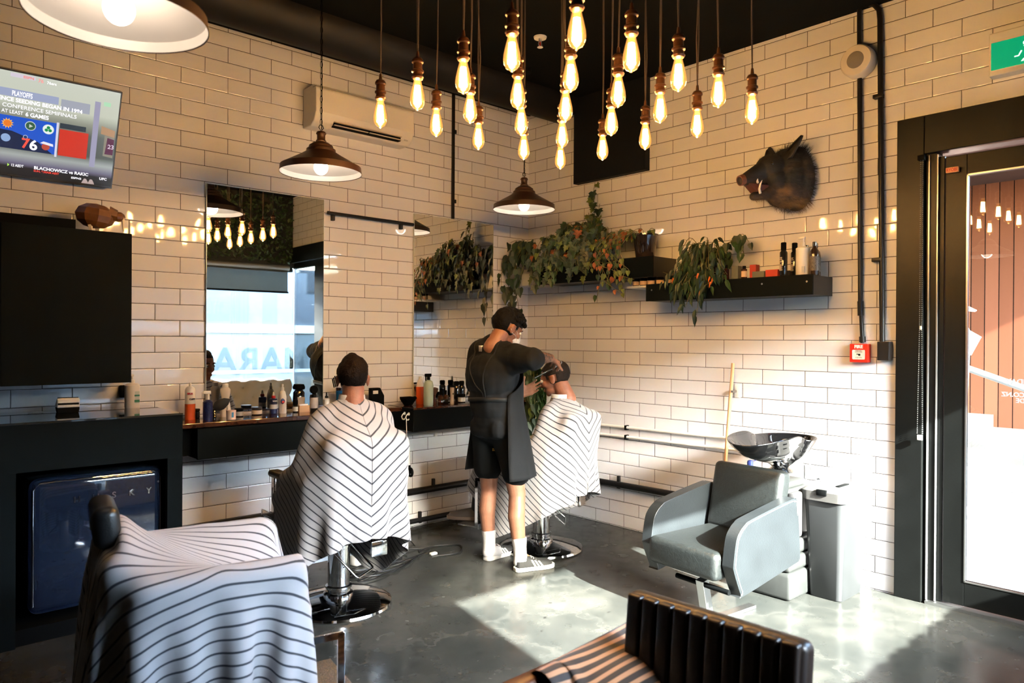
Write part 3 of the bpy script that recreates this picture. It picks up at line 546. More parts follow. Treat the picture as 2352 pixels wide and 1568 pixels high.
# second station
t = thing('dye_bowl', 'black ribbed bowl at the left end of the second shelf', 'bowl', (-1.42, -.13, Z2))
B().lathe([(.03, 0), (.034, .004), (.062, .045), (.066, .06), (.06, .06), (.03, .012), (0, .012)]).obj('bowl', BLACK, t); b = B(); [b.box(-.045+.01*k, -.042+.01*k, -.05, .05, .05, .066) for k in range(10)]; b.obj('comb_rim', BLACK, t, False)
t = cont('liquid_bottle', 'orange clear bottle with white cap behind the mint spray bottle', 'bottle', -1.285, -.10, Z2, [('bottle', [(.032, 0), (.034, .004), (.034, .14), (.028, .165)], ORG, .8), ('upper_label', [(.0345, .14), (.0285, .166), (.02, .19), (.012, .2)], CREAM, .8), ('cap', cyl_(.013, .2, .22, .002), WHITEP)])
t = cont('spray_bottle', 'pale mint spray bottle with black trigger on the second shelf', 'bottle', -1.30, -.235, Z2, [('bottle', [(.036, 0), (.039, .006), (.039, .16), (.03, .19), (.013, .2)], mat('mint_liquid', (.50, .62, .50), .18, coat=.5))])
b = B(); b.cyl((0, 0, .2), (0, 0, .225), .013); b.box(-.034, .024, -.009, .009, .225, .25, .004); b.box(-.03, -.022, -.006, .006, .195, .232, .002); b.obj('trigger', BLACK, t)
t = cont('powder_brush', 'brown powder brush standing right of the mint spray bottle', 'brush', -1.17, -.14, Z2, [('handle', [(.016, 0), (.018, .02), (.009, .045), (.011, .07)], mat('brown_lacquer', (.08, .025, .012), .2)), ('bristles', [(.01, .07), (.03, .11), (.028, .125), (0, .135)], mat('brush_brown', (.09, .04, .025), .8))])
for k, (x, y, l) in enumerate(((-1.085, -.11, 'small amber dropper bottle just left of the gold trimmer'), (-1.02, -.09, 'small amber dropper bottle behind the gold trimmer'))):
    cont('dropper_bottle', l, 'bottle', x, y, Z2, [('bottle', [(.024, 0), (.025, .004), (.025, .05), (.01, .065)], AMB), ('dropper', cyl_(.011, .065, .10, .002), BLACK)])
t = thing('hair_clipper', 'black and chrome clipper lying in front of the amber bottles', 'clipper', (-1.09, -.22, Z2)); B().box(-.07, .06, -.02, .02, .003, .04, .012).obj('clipper_body', BLKGLOSS, t); B().box(-.085, -.07, -.022, .022, .012, .03, .002).obj('blade', CHROME, t)
t = thing('trimmer', 'gold cordless trimmer standing upright on the second shelf', 'trimmer', (-1.10, -.28, Z2)); B().lathe([(.014, 0), (.018, .005), (.015, .05), (.018, .12), (.017, .135)], sy=.8).obj('trimmer_body', mat('gold_plastic', (.62, .45, .30), .3, .4), t)
B().box(-.02, .02, -.012, .008, .137, .15, .001).obj('blade', BLACK, t, False); B().ell((0, -.0135, .085), (.005, .002, .008)).obj('power_button', BLACK, t)
for x, y, l in ((-.93, -.12, 'black aerosol can left of its twin behind the gold trimmer'), (-.86, -.10, 'black aerosol can right of its twin, beside the white bottle')):
    cont('aerosol_can', l, 'can', x, y, Z2, [('can_body', [(.026, 0), (.027, .003), (.027, .12), (.02, .135)], BLKGLOSS), ('cap', cyl_(.022, .135, .172, .005), BLACK)])
jar(-.93, -.19, Z2, 'black jar with a white printed label in front of the aerosol cans', .03, .07, band=(.6, .6, .58))
t = cont('spray_bottle', 'white pump bottle with blue and red mark beside the barber', 'bottle', -.80, -.16, Z2, [('bottle', [(.026, 0), (.028, .004), (.028, .12), (.018, .155), (.012, .16)], WHITEP), ('pump', [(.011, .16), (.01, .18), (.006, .2), (0, .202)], WHITEP)])
B().ell((-.004, -.0265, .115), (.018, .004, .018)).obj('blue_mark', lab((.03, .1, .35)), t); B().ell((-.004, -.029, .108), (.011, .003, .006)).obj('red_mark', lab((.6, .03, .02)), t)
for x, y, a, l in ((-.97, -.29, .3, 'silver scissors lying open near the shelf front'), (-.86, -.28, -.5, 'silver scissors lying closer to the barber')):
    t = thing('scissors', l, 'scissors', (x, y, Z2), a)
    for s in (1, -1):
        o = B().box(-.06, .02, -.003, .003, .001, .004, .001, M=Matrix.Rotation(s*.12, 4, 'Z')).obj('blade', STEEL, t, False)
        B().tube([(.04+.014*math.cos(q), s*.014+.012*math.sin(q), .004) for q in np.linspace(0, 2*pi, 13)[:-1]], .002, 6, True).obj('finger_ring', STEEL, o)
# reception counter things
t = cont('pump_bottle', 'white and green pump bottle standing on the reception counter', 'bottle', -3.42, -.16, 1.107, [('bottle', [(.038, 0), (.041, .005), (.041, .135), (.03, .145), (.014, .148)], CREAM), ('pump_collar', [(.014, .148), (.015, .165), (.006, .17), (.005, .19)], CREAM)])
B().box(-.03, .008, -.01, .01, .188, .2, .004, M=Matrix.Rotation(.25, 4, 'Z')).obj('pump_head', CREAM, t)
b = B(); b.box(.003, .03, -.0405, -.02, .03, .1); b.obj('label', lab((.5, .52, .45)), t, False); b = B(); b.box(.002, .0305, -.041, -.02, .035, .05); b.box(.002, .0305, -.041, -.02, .07, .08); b.obj('green_band', lab((.02, .16, .08)), t, False)
t = thing('card_terminal', 'black and white payment terminal on the reception counter', 'card reader', (-3.77, -.23, 1.107), -.1)
B().prism([(-.05, 0), (.05, 0), (.055, .03), (-.055, .03)], 1, -.045, .045).obj('terminal_base', BLACK, t, False, bevel=.003)
b = B(); b.prism([(-.045, .03), (.05, .03), (.05, .045), (-.04, .085), (-.05, .075)], 0, -.055, .055); b.obj('terminal_head', WHITEP, t, False, bevel=.008)
b = B(); b.prism([(-.046, .045), (-.028, .0825), (-.03, .086), (-.052, .05)], 0, -.05, .05); b.prism([(-.03, .083), (.035, .055), (.036, .059), (-.03, .0865)], 0, -.05, .05); b.obj('screen', BLKGLOSS, t, False)
t = thing('keys', 'small bunch of keys on the reception counter by the tiled wall', 'keys', (-3.93, -.14, 1.107)); b = B(); b.tube([(.012*math.cos(q), .012*math.sin(q), .004) for q in np.linspace(0, 2*pi, 13)[:-1]], .0015, 6, True); b.obj('key_ring', STEEL, t)
for a in (-.2, .3, .1): B().box(.01, .06, -.004, .004, .001, .003, M=Matrix.Rotation(a, 4, 'Z')).ell((.018, 0, .003), (.01, .008, .0015)).obj('key', STEEL, t)
o = B().box(-.04, .06, -.03, 0, 0, .075, .004).obj('power_socket', BLACK, None, False); o.location = (-3.31-.1, 0, 1.16); tag(o, 'black power socket on the tiles below the wall cabinet', 'socket')
# charger cable at the end of the counter
cc = thing('charger_cable', 'black charger cable hanging under the shelf beside the counter', 'cable', (-3.20, -.06, 0))
B().tube([(.0, 0, .80), (.01, 0, .7), (0, 0, .6), (.01, -.005, .52), (.0, 0, .46)], .003, 6).obj('cable', BLACK, cc)
b = B(); [b.tube([(-.005+.01*k, -.01, .5), (.005+.008*k, -.02, .44), (.02+.006*k, -.02, .40), (.01+.004*k, -.01, .44), (-.01+.01*k, -.01, .5)], .0035, 6) for k in range(3)]; b.obj('coiled_lead', BLACK, cc)
# kiwi bird
kw = thing('bird_figure', 'brown faceted kiwi bird figure on top of the wall cabinet', 'figurine', (-3.642, -.25, 2.102), math.radians(-12)); kw.scale = (.84,)*3
def facet(prims, name, m, parent):
    b = B()
    for c, r, M in prims: b.ell(c, r, 9, M)
    return b.obj(name, m, parent, smooth=False)
facet([((0, 0, .135), (.125, .085, .085), Matrix.Rotation(.12, 4, 'Y'))], 'body', mat('bronze_brown', (.16, .065, .022), .4, vary=.3, vscale=12), kw)
B().cyl((.08, 0, .155), (.13, 0, .145), .055, .04, 7).ell((.14, -.005, .14), (.042, .035, .035), 7).obj('head', mat('bronze_brown'), kw, smooth=False)
B().cyl((.165, -.01, .135), (.17, -.015, .04), .012, .004, 6).obj('beak', CREAM, kw, smooth=False)
for s in (-1, 1):
    B().cyl((-.01+.02*s, .03*s, .07), (.0+.02*s, .03*s, .02), .016, .01, 5).box(-.01+.02*s, .07+.02*s, .03*s-.012, .03*s+.012, 0, .01).box(.0, .06, .03*s-.03, .03*s-.02, 0, .008).obj('foot', CREAM, kw, smooth=False)
# ---------------------------------------------------------------- shelves on the other wall with their things
sh = thing('box_shelf', 'lower long black box shelf holding bottles on the shelf wall', 'shelf', (0, 0, 0))
b = B(); b.box(-.27, 0, -2.835, -1.57, 1.82, 1.94); b.obj('shelf_box', mat('shelf_black', (.005, .006, .007), .45), sh, False); B().box(-.282, -.27, -2.837, -1.568, 1.818, 1.945).obj('front_board', CHAR, sh, False)
b = B(); [b.cyl((-.2825, y, 1.9), (-.284, y, 1.9), .006) for y in (-1.62, -2.12, -2.5, -2.8)]; b.obj('screw', STEEL, sh)
tag(B().box(-.26, 0, -1.57, -1.37, 1.925, 1.94).obj('wall_shelf', WHITEP, None, False), 'short thin white shelf beside the lower black box shelf', 'shelf')
sh2 = thing('box_shelf', 'upper black box shelf under the trailing plants by the corner', 'shelf', (0, 0, 0))
B().box(-.29, 0, -1.64, -.45, 2.0, 2.15).obj('shelf_box', mat('shelf_black'), sh2, False); B().box(-.30, -.29, -1.642, -.448, 1.998, 2.152).obj('front_board', CHAR, sh2, False)
tag(B().box(-.28, 0, -.44, -.12, 2.0, 2.14).obj('wall_shelf', mat('pale_grey_board', (.5, .5, .48), .35), None, False), 'pale grey end box under the trailing heart leaf plant in the corner', 'shelf')
ZS = 1.94
for k, (x, y) in enumerate(((-.21, -1.42), (-.21, -1.49), (-.21, -1.56), (-.2, -1.635), (-.2, -1.72), (-.2, -1.80))):
    jar(x, y, ZS, ('striped' if k < 3 else 'cream')+' labelled jar on the lower shelf, '+['first', 'second', 'third', 'fourth', 'fifth', 'last'][k]+' from the corner', .027, .06, band=(.55, .38, .27) if k < 3 else (.75, .5, .3), grp='jars at the corner end of the lower box shelf')
def card(x, y, wy, h, c, label, nm='product_box', d=.05):
    t = tag(B().box(-d/2, d/2, -wy/2, wy/2, 0, h, .001).obj(nm, lab(c), None, False), label, 'box'); t.location = (x, y, ZS); return t
cont('dropper_bottle', 'dark red dropper bottle partly behind the chilli plant', 'bottle', -.2, -2.19, ZS, [('bottle', cyl_(.02, 0, .085, .004), mat('dark_red_glass', (.04, .01, .008), .1)), ('dropper', cyl_(.009, .085, .11), BLACK)])
card(-.19, -2.262, .05, .098, (.12, .13, .11), 'grey green upright carton next to the amber bottle')
cont('dropper_bottle', 'amber bottle with a bright label between grey and red cartons', 'bottle', -.2, -2.325, ZS, [('bottle', cyl_(.019, 0, .075, .003), AMB), ('label_band', [(.0195, .02), (.0195, .06)], lab((.8, .55, .35))), ('cap', cyl_(.012, .075, .095), BLACK)])
card(-.17, -2.385, .045, .10, (.42, .03, .015), 'red upright carton beside the amber bottle')
card(-.2, -2.44, .085, .05, (.13, .14, .12), 'low grey green carton in front of the red upright one')
card(-.2, -2.535, .085, .055, (.5, .035, .015), 'low bright red carton beside the black styling cans'); 
card(-.12, -2.60, .05, .05, (.02, .02, .02), 'low black carton behind the styling cans')
for x, y, l in ((-.22, -2.615, 'tall slim black styling can in front with silver lettering'), (-.15, -2.655, 'tall slim black styling can standing behind the lettered one')):
    t = cont('styling_can', l, 'can', x, y, ZS, [('can_body', [(.023, 0), (.024, .003), (.024, .16), (.016, .172)], BLKGLOSS), ('cap', cyl_(.017, .172, .225, .003), BLACK)])
    text('EFFECT 04', .026, mat('silver_print', (.6, .5, .4), .3, .5), t, frame((-.0255, .004, .085), (0, 0, 1), (0, 1, 0)), bold=.0008, sx=.75)
t = cont('pump_bottle', 'large white pump bottle among the dark bottles on the lower shelf', 'bottle', -.2, -2.735, ZS, [('bottle', [(.04, 0), (.043, .005), (.043, .178), (.03, .187), (.015, .19)], mat('white_satin', (.82, .78, .72), .35)), ('collar', cyl_(.015, .19, .215), WHITEP), ('stem', cyl_(.005, .215, .238), WHITEP)])
B().box(-.012, .012, -.014, .03, .238, .252, .003).obj('pump_head', WHITEP, t); B().box(-.0435, -.035, -.03, -.012, .02, .06).obj('barcode_label', lab((.6, .6, .6)), t, False)
for x, y, l in ((-.1, -2.735, 'black bottle hidden behind the white pump bottle'), (-.19, -2.80, 'brown bottle right behind the white pump bottle'), (-.18, -2.868+.05, 'brown bottle at the far right end of the lower shelf')):
    pass
for x, y, l in ((-.08, -2.70, 'dark bottle mostly hidden behind the white pump bottle'), (-.13, -2.785, 'brown shampoo bottle next to the white pump bottle'), (-.205, -2.812, 'brown shampoo bottle at the door end of the lower shelf')):
    t = cont('shampoo_bottle', l, 'bottle', x, y, ZS, [('bottle', [(.028, 0), (.03, .004), (.03, .13), (.025, .155), (.012, .175), (.011, .185)], mat('brown_bottle', (.035, .02, .014), .15, coat=.5)), ('cap', cyl_(.013, .183, .212, .002), BLKGLOSS)])
    B().lathe([(.0305, .03), (.0305, .12)]).obj('printed_label', mat('printed_dark', (.10, .085, .07), .5, vary=.9, vscale=220), t)
# ---------------------------------------------------------------- plants
G1 = mat('leaf_dark_green', (.006, .022, .007), .5, vary=.5, vscale=14); G2 = mat('leaf_green', (.014, .042, .009), .5, vary=.5, vscale=12)
G3 = mat('leaf_yellow_green', (.09, .12, .018), .5, vary=.5, vscale=20); G4 = mat('leaf_dry_orange', (.22, .06, .012), .6, vary=.5, vscale=25); STEM = mat('stem', (.12, .10, .03), .6); POT = mat('dark_glazed_pot', (.02, .015, .015), .12, coat=.8)
HEART = [(0, -.1), (.3, -.18), (.5, .1), (.42, .5), (.18, .85), (0, 1.15), (-.18, .85), (-.42, .5), (-.5, .1), (-.3, -.18)]
IVY = [(0, 0), (.25, -.12), (.55, .05), (.42, .25), (.62, .5), (.3, .55), (.22, .8), (0, 1.1), (-.22, .8), (-.3, .55), (-.62, .5), (-.42, .25), (-.55, .05), (-.25, -.12)]
LANCE = [(0, -.05), (.16, .15), (.2, .45), (.1, .85), (0, 1.2), (-.1, .85), (-.2, .45), (-.16, .15)]
def leaf(b, p, d, nrm, s, shape):
    d = Vector(d).normalized(); nrm = Vector(nrm); sd = d.cross(nrm).normalized(); up = sd.cross(d)
    c = b.bm.verts.new(Vector(p)+d*s*.45-up*s*.1)
    vs = [b.bm.verts.new(Vector(p)+sd*(x*s)+d*(y*s)+up*(abs(x)*s*.25-y*y*s*.16)) for x, y in shape]
    for i in range(len(vs)): b.bm.faces.new((c, vs[i], vs[(i+1) % len(vs)]))
def vine(start, pts): return [Vector(start)]+[Vector(p) for p in pts]
def smoothpath(pts, n=6):
    out = []; P = [pts[0]]+list(pts)+[pts[-1]]
    for i in range(1, len(P)-2):
        for k in range(n):
            t = k/n; a, b_, c, d = P[i-1], P[i], P[i+1], P[i+2]
            out.append(.5*((2*b_)+(-a+c)*t+(2*a-5*b_+4*c-d)*t*t+(-a+3*b_-3*c+d)*t**3))
    out.append(P[-2]); return out
def plant(name, label, pot, vines, shape, mats, size, step=.045, rnd=None, away=(-1, 0, 0)):
    rnd = rnd or random.Random(len(label)); t = thing(name, label, 'plant', (0, 0, 0))
    if pot: B().lathe([(pot[1]*.72, 0), (pot[1]*.75, .004), (pot[1], pot[2]-.015), (pot[1]*1.05, pot[2]-.012), (pot[1]*1.05, pot[2]), (pot[1]*.92, pot[2]), (pot[1]*.9, pot[2]-.02), (0, pot[2]-.02)], c=pot[0], n=32).obj('pot', POT, t)
    sb = B(); lb = [B() for _ in mats]
    for v in vines:
        P = smoothpath([Vector(q) for q in v]); sb.tube(P, .0022, 5); acc = rnd.random()*step
        for a, c in zip(P, P[1:]):
            acc += (c-a).length
            if acc > step:
                acc = 0; d = (c-a).normalized(); s = size*rnd.uniform(.6, 1.25)
                side = Vector((rnd.uniform(-1, .25), rnd.uniform(-1, 1), rnd.uniform(-.9, .25)))
                q = c+side.normalized()*size*.35; q.x = min(q.x, -.02) if away == (-1, 0, 0) else q.x
                r_ = rnd.random(); mi = 0
                for k, m_ in enumerate(mats):
                    if r_ < m_[1]: mi = k; break
                dd = side*.6+Vector((0, 0, -.9))+d*.4
                if q.x+dd.normalized().x*s > -.012: dd.x = -abs(dd.x)-.1
                leaf(lb[mi], q, dd, Vector((-1, rnd.uniform(-.6, .1), rnd.uniform(0, .9))), s, shape); sb.tube([c, q], .001, 4)
    sb.obj('stem', STEM, t)
    for k, (m_, _) in enumerate(mats):
        if len(lb[k].bm.verts): lb[k].obj('foliage', m_[0] if isinstance(m_, tuple) else m_, t, smooth=False)
    return t
def rv(seed, start, n, spread, drop, rise=.05, ylim=None):
    r = random.Random(seed); out = []
    for k in range(n):
        a = r.uniform(-1, 1); p = [Vector(start)]
        p.append(Vector((start[0]-r.uniform(.0, .12), start[1]+a*spread*.4, start[2]+r.uniform(.3, 1)*rise)))
        p.append(Vector((start[0]-r.uniform(.08, .2), start[1]+a*spread*.8, start[2]-r.uniform(0, .4)*drop)))
        p.append(Vector((start[0]-r.uniform(.1, .22), start[1]+a*spread, start[2]-r.uniform(.3, 1)*drop)))
        out.append(p)
    return out
# heart leaf vine in the corner, trailing down past the barber
corner = [[(-.15, -.2, 2.3), (-.25, -.12, 2.28), (-.33, -.1, 2.1), (-.34, -.12, 1.9), (-.33, -.16, 1.72), (-.33, -.17, 1.55), (-.34, -.18, 1.38), (-.33, -.2, 1.25), (-.3, -.25, 1.1), (-.28, -.22, .95), (-.26, -.22, .78)],
          [(-.15, -.2, 2.3), (-.28, -.18, 2.3), (-.36, -.2, 2.05), (-.35, -.24, 1.85), (-.33, -.25, 1.7)], [(-.15, -.2, 2.3), (-.22, -.06, 2.3), (-.36, -.05, 2.15), (-.38, -.06, 1.98)],
          [(-.15, -.22, 2.3), (-.25, -.3, 2.33), (-.36, -.3, 2.12), (-.37, -.28, 1.98)], [(-.15, -.2, 2.32), (-.2, -.1, 2.42), (-.26, -.04, 2.40)]]+rv(3, (-.15, -.22, 2.30), 8, .16, .2, .12)
plant('trailing_plant', 'dark heart leaved plant in the corner trailing down behind the barber', ((-.15, -.22, 2.14), .07, .13), corner, HEART, [(G1, .8), (G2, .95), (G3, 1)], .075, .05)
plant('trailing_plant', 'mass of green vine at bench height behind the standing barber', ((-.18, -.18, .84), .06, .12), rv(8, (-.2, -.3, 1.2), 18, .2, .34, .2)+rv(12, (-.2, -.4, 1.02), 12, .16, .3, .15), HEART, [(G2, .75), (G1, .97), (G3, 1)], .07, .045)
br = tag(B().box(-.3, 0, -.28, -.05, .81, .84).obj('wall_shelf', BLACK, None, False), 'small black corner ledge carrying the low vine', 'shelf')
ivy = rv(21, (-.14, -.55, 2.30), 16, .22, .26, .14)+rv(22, (-.14, -.78, 2.33), 20, .24, .3, .2)+rv(25, (-.14, -.98, 2.33), 14, .2, .26, .2)+rv(26, (-.16, -1.1, 2.3), 9, .15, .2, .16)+[[(-.1, -.85, 2.3), (-.08, -.86, 2.5), (-.06, -.87, 2.62), (-.05, -.84, 2.75), (-.05, -.86, 2.85)], [(-.1, -.85, 2.3), (-.08, -.9, 2.5), (-.06, -.92, 2.66)], [(-.1, -.88, 2.3), (-.08, -.82, 2.45), (-.06, -.8, 2.6)],
       [(-.2, -.5, 2.28), (-.34, -.5, 2.2), (-.36, -.46, 2.05), (-.35, -.44, 1.95)], [(-.2, -.6, 2.28), (-.35, -.62, 2.18), (-.37, -.66, 2.06)], [(-.2, -.9, 2.28), (-.36, -.95, 2.2), (-.37, -.97, 2.1)]]
plant('ivy_plant', 'large bushy ivy with yellowing leaves on the upper box shelf', ((-.14, -.8, 2.152), .08, .14), ivy, IVY, [(G2, .45), (G1, .86), (G3, .975), (G4, 1)], .066, .042)
wire = []; r = random.Random(5)
for k in range(17):
    y0 = -1.3+r.uniform(-.15, .1); p = [Vector((-.16, -1.42+r.uniform(-.04, .04), 2.33))]
    p.append(Vector((-.24, y0+r.uniform(-.05, .12), 2.36+r.uniform(-.04, .02)))); p.append(Vector((-.34-r.uniform(0, .05), y0+r.uniform(-.02, .16), 2.22+r.uniform(-.08, .04)))); p.append(Vector((-.36-r.uniform(0, .04), y0+r.uniform(-.08, .2), 2.08+r.uniform(-.08, .04))))
    if k % 2: p.append(Vector((-.36, y0+r.uniform(-.12, .12), 1.94+r.uniform(-.09, .05))))
    wire.append(p)
plant('straggly_plant', 'straggly half dried vine in a dark glazed pot at the end of the upper shelf', ((-.14, -1.45, 2.152), .095, .19), wire+[[(-.14, -1.45, 2.33), (-.16, -1.52, 2.38), (-.16, -1.56, 2.36)]], HEART, [(G2, .45), (G3, .72), (G4, 1)], .036, .055)
ch_ = rv(31, (-.15, -2.0, 2.10), 26, .24, .26, .16)+rv(33, (-.16, -2.0, 2.02), 12, .16, .26, .08)+[[(-.2, -2.0, 2.1), (-.32, -2.05, 2.0), (-.34, -2.06, 1.85), (-.34, -2.05, 1.72)]]
cp = plant('chilli_plant', 'green pointed leaf plant with small orange chillies on the lower shelf', ((-.15, -2.02, ZS+.001), .07, .12), ch_, LANCE, [(G1, .6), (G2, 1)], .068, .032)
b = B(); r = random.Random(9)
for k in range(9):
    p = Vector((-.33+r.uniform(-.02, .02), -2.0+r.uniform(-.16, .18), 1.93+r.uniform(-.08, .13))); b.tube([p, p+Vector((-.005, .006, -.02)), p+Vector((0, .012, -.042))], [.007, .006, .001], 8)
b.obj('chilli', mat('chilli_orange', (.75, .16, .02), .3), cp)
plant('leafy_spray', 'round leaved plant leaning out of the right side of the chilli plant', None, [[(-.15, -2.05, 2.1), (-.15, -2.12, 2.18), (-.13, -2.22, 2.24), (-.14, -2.28, 2.26), (-.15, -2.33, 2.2)], [(-.15, -2.05, 2.1), (-.16, -2.15, 2.2), (-.15, -2.25, 2.2), (-.16, -2.3, 2.12)], [(-.14, -2.05, 2.1), (-.13, -2.17, 2.15), (-.14, -2.2, 2.08)]], HEART, [(G1, .6), (G2, 1)], .062, .045)
# ---------------------------------------------------------------- boar head trophy
bo = thing('boar_head', 'black wild boar head trophy with white tusks mounted on the tiled wall', 'animal trophy', (0, -2.60, 2.63), 0, rot=(0, math.radians(4), math.radians(180-24)))
bf = bpy.data.materials.new('boar_hide'); bf.use_nodes = True; n = bf.node_tree; b_ = n.nodes['Principled BSDF']; b_.inputs['Roughness'].default_value = .7
tc = node(n, 'ShaderNodeTexCoord'); a_ = node(n, 'ShaderNodeTexNoise'); a_.inputs['Scale'].default_value = 7; a_.inputs['Detail'].default_value = 6; mpg = node(n, 'ShaderNodeMapping'); mpg.inputs['Scale'].default_value = (.5, 1.6, 1.6); link(n, tc.outputs['Object'], mpg.inputs[0]); link(n, mpg.outputs[0], a_.inputs['Vector'])
sp_ = node(n, 'ShaderNodeSeparateXYZ'); link(n, tc.outputs['Object'], sp_.inputs[0]); m1_ = node(n, 'ShaderNodeMath', operation='MULTIPLY_ADD', i1=-1.3, i2=-.02); link(n, sp_.outputs[2], m1_.inputs[0]); m2_ = node(n, 'ShaderNodeMath', operation='ADD'); link(n, a_.outputs[0], m2_.inputs[0]); link(n, m1_.outputs[0], m2_.inputs[1])
rp = node(n, 'ShaderNodeValToRGB'); link(n, m2_.outputs[0], rp.inputs[0]); e = rp.color_ramp.elements; e[0].position = .5; e[0].color = (.004, .0035, .0035, 1); e[1].position = .9; e[1].color = (.22, .13, .05, 1); q = e.new(.7); q.color = (.045, .025, .014, 1)
link(n, rp.outputs[0], b_.inputs['Base Color']); ns = node(n, 'ShaderNodeTexNoise'); ns.inputs['Scale'].default_value = 160; link(n, tc.outputs['Object'], ns.inputs['Vector']); bp = node(n, 'ShaderNodeBump'); bp.inputs['Strength'].default_value = .8; link(n, ns.outputs[0], bp.inputs['Height']); link(n, bp.outputs[0], b_.inputs['Normal'])
hd_ = blob('head', bf, bo, [('e', (.09, 0, -.02), (.135, .135, .20)), ('e', (.02, 0, -.02), (.09, .15, .215)), ('e', (.21, 0, .04), (.115, .092, .10)), ('c', (.24, 0, .05), (.41, 0, -.015), .068, .036), ('c', (.27, 0, -.0), (.44, 0, -.03), .05, .036), ('c', (.17, 0, -.09), (.36, 0, -.135), .062, .028), ('e', (.15, 0, -.12), (.1, .08, .09)), ('e', (.2, .05, -.03), (.08, .05, .07)), ('e', (.2, -.05, -.03), (.08, .05, .07)), ('c', (.26, .05, .055), (.26, -.05, .055), .03, .03)], .006, 4)
bo.matrix_basis; Mw = Matrix.Translation(bo.location) @ bo.rotation_euler.to_matrix().to_4x4(); Mi = Mw.inverted()
for v in hd_.data.vertices:
    q = Mw @ v.co
    if q.x > -.004: q.x = -.004; v.co = Mi @ q
B().cyl((.435, 0, -.028), (.462, 0, -.034), .037, .034, 20).obj('snout', mat('snout_brown', (.16, .055, .025), .45, vary=.3, vscale=40), hd_)
b = B(); [b.ell((.4625, s_*.013, -.03), (.003, .007, .009), 10) for s_ in (-1, 1)]; b.obj('nostrils', BLKGLOSS, hd_)
for s_ in (-1, 1):
    q = B(); rows = []
    for i in range(9):
        t_ = i/8; w_ = .068*(1-t_)**.7+.003; rows.append([(.16-.06*t_-.034*math.cos(a)*(1-t_*.6)+.0, s_*(.06+.10*t_)+w_*math.sin(a)*.9*s_, .09+.125*t_+.012*math.cos(a)) for a in np.linspace(-2.1, 2.1, 11)])
    for A_, C_ in zip(rows, rows[1:]):
        for k in range(10): q.poly((A_[k], A_[k+1], C_[k+1], C_[k]))
    bmesh.ops.remove_doubles(q.bm, verts=q.bm.verts[:], dist=1e-5); ea = q.obj('ear', bf, hd_); md = ea.modifiers.new('t', 'SOLIDIFY'); md.thickness = .008
    B().tube([(.335, s_*.035, -.12), (.35, s_*.047, -.095), (.345, s_*.054, -.065), (.33, s_*.055, -.04)], [.009, .008, .006, .001], 10).obj('tusk', mat('tusk_ivory', (.85, .78, .65), .25), hd_)
    B().tube([(.35, s_*.035, -.05), (.36, s_*.045, -.045), (.36, s_*.05, -.03)], [.009, .007, .002], 8).obj('upper_tusk', mat('tusk_ivory'), hd_)
    B().ell((.262, s_*.078, .062), (.012, .008, .011), 14).obj('eye', mat('boar_eye', (.02, .012, .006), .05, coat=1), hd_)
b = B(); b.prism([(.24, -.07), (.41, -.055), (.40, -.066), (.36, -.108), (.24, -.10)], 1, -.032, .032); b.obj('mouth', mat('mouth_brown', (.10, .03, .02), .5), hd_, False)
q = B(); bv = [(v.co.copy(), v.normal.copy()) for v in hd_.data.vertices]; rr_ = random.Random(6)
for k in range(5200):
    c, nn = rr_.choice(bv)
    if c.x > .30 and c.z > -.11: continue
    L_ = (.022 if c.x > .2 else .034)*rr_.uniform(.5, 1.2)*(1.7 if (c.z > .12 and c.x < .12) or c.z < -.17 else 1); d = (nn*.45+Vector((-.75, 0, -.35 if c.z < .1 else .3))+Vector((rr_.gauss(0, .18), rr_.gauss(0, .18), rr_.gauss(0, .18)))).normalized(); sd_ = d.cross(nn).normalized()*.0011
    if (Mw @ c).x > -.006: continue
    if (Mw @ (c+d*L_)).x > -.004: d = (nn+Vector((.5, 0, 0))).normalized()
    if (Mw @ (c+d*L_)).x > -.004: continue
    q.poly((c-sd_, c+sd_, c+d*L_*.6+sd_*.6, c+d*L_))
q.obj('fur', bf, hd_, smooth=False)
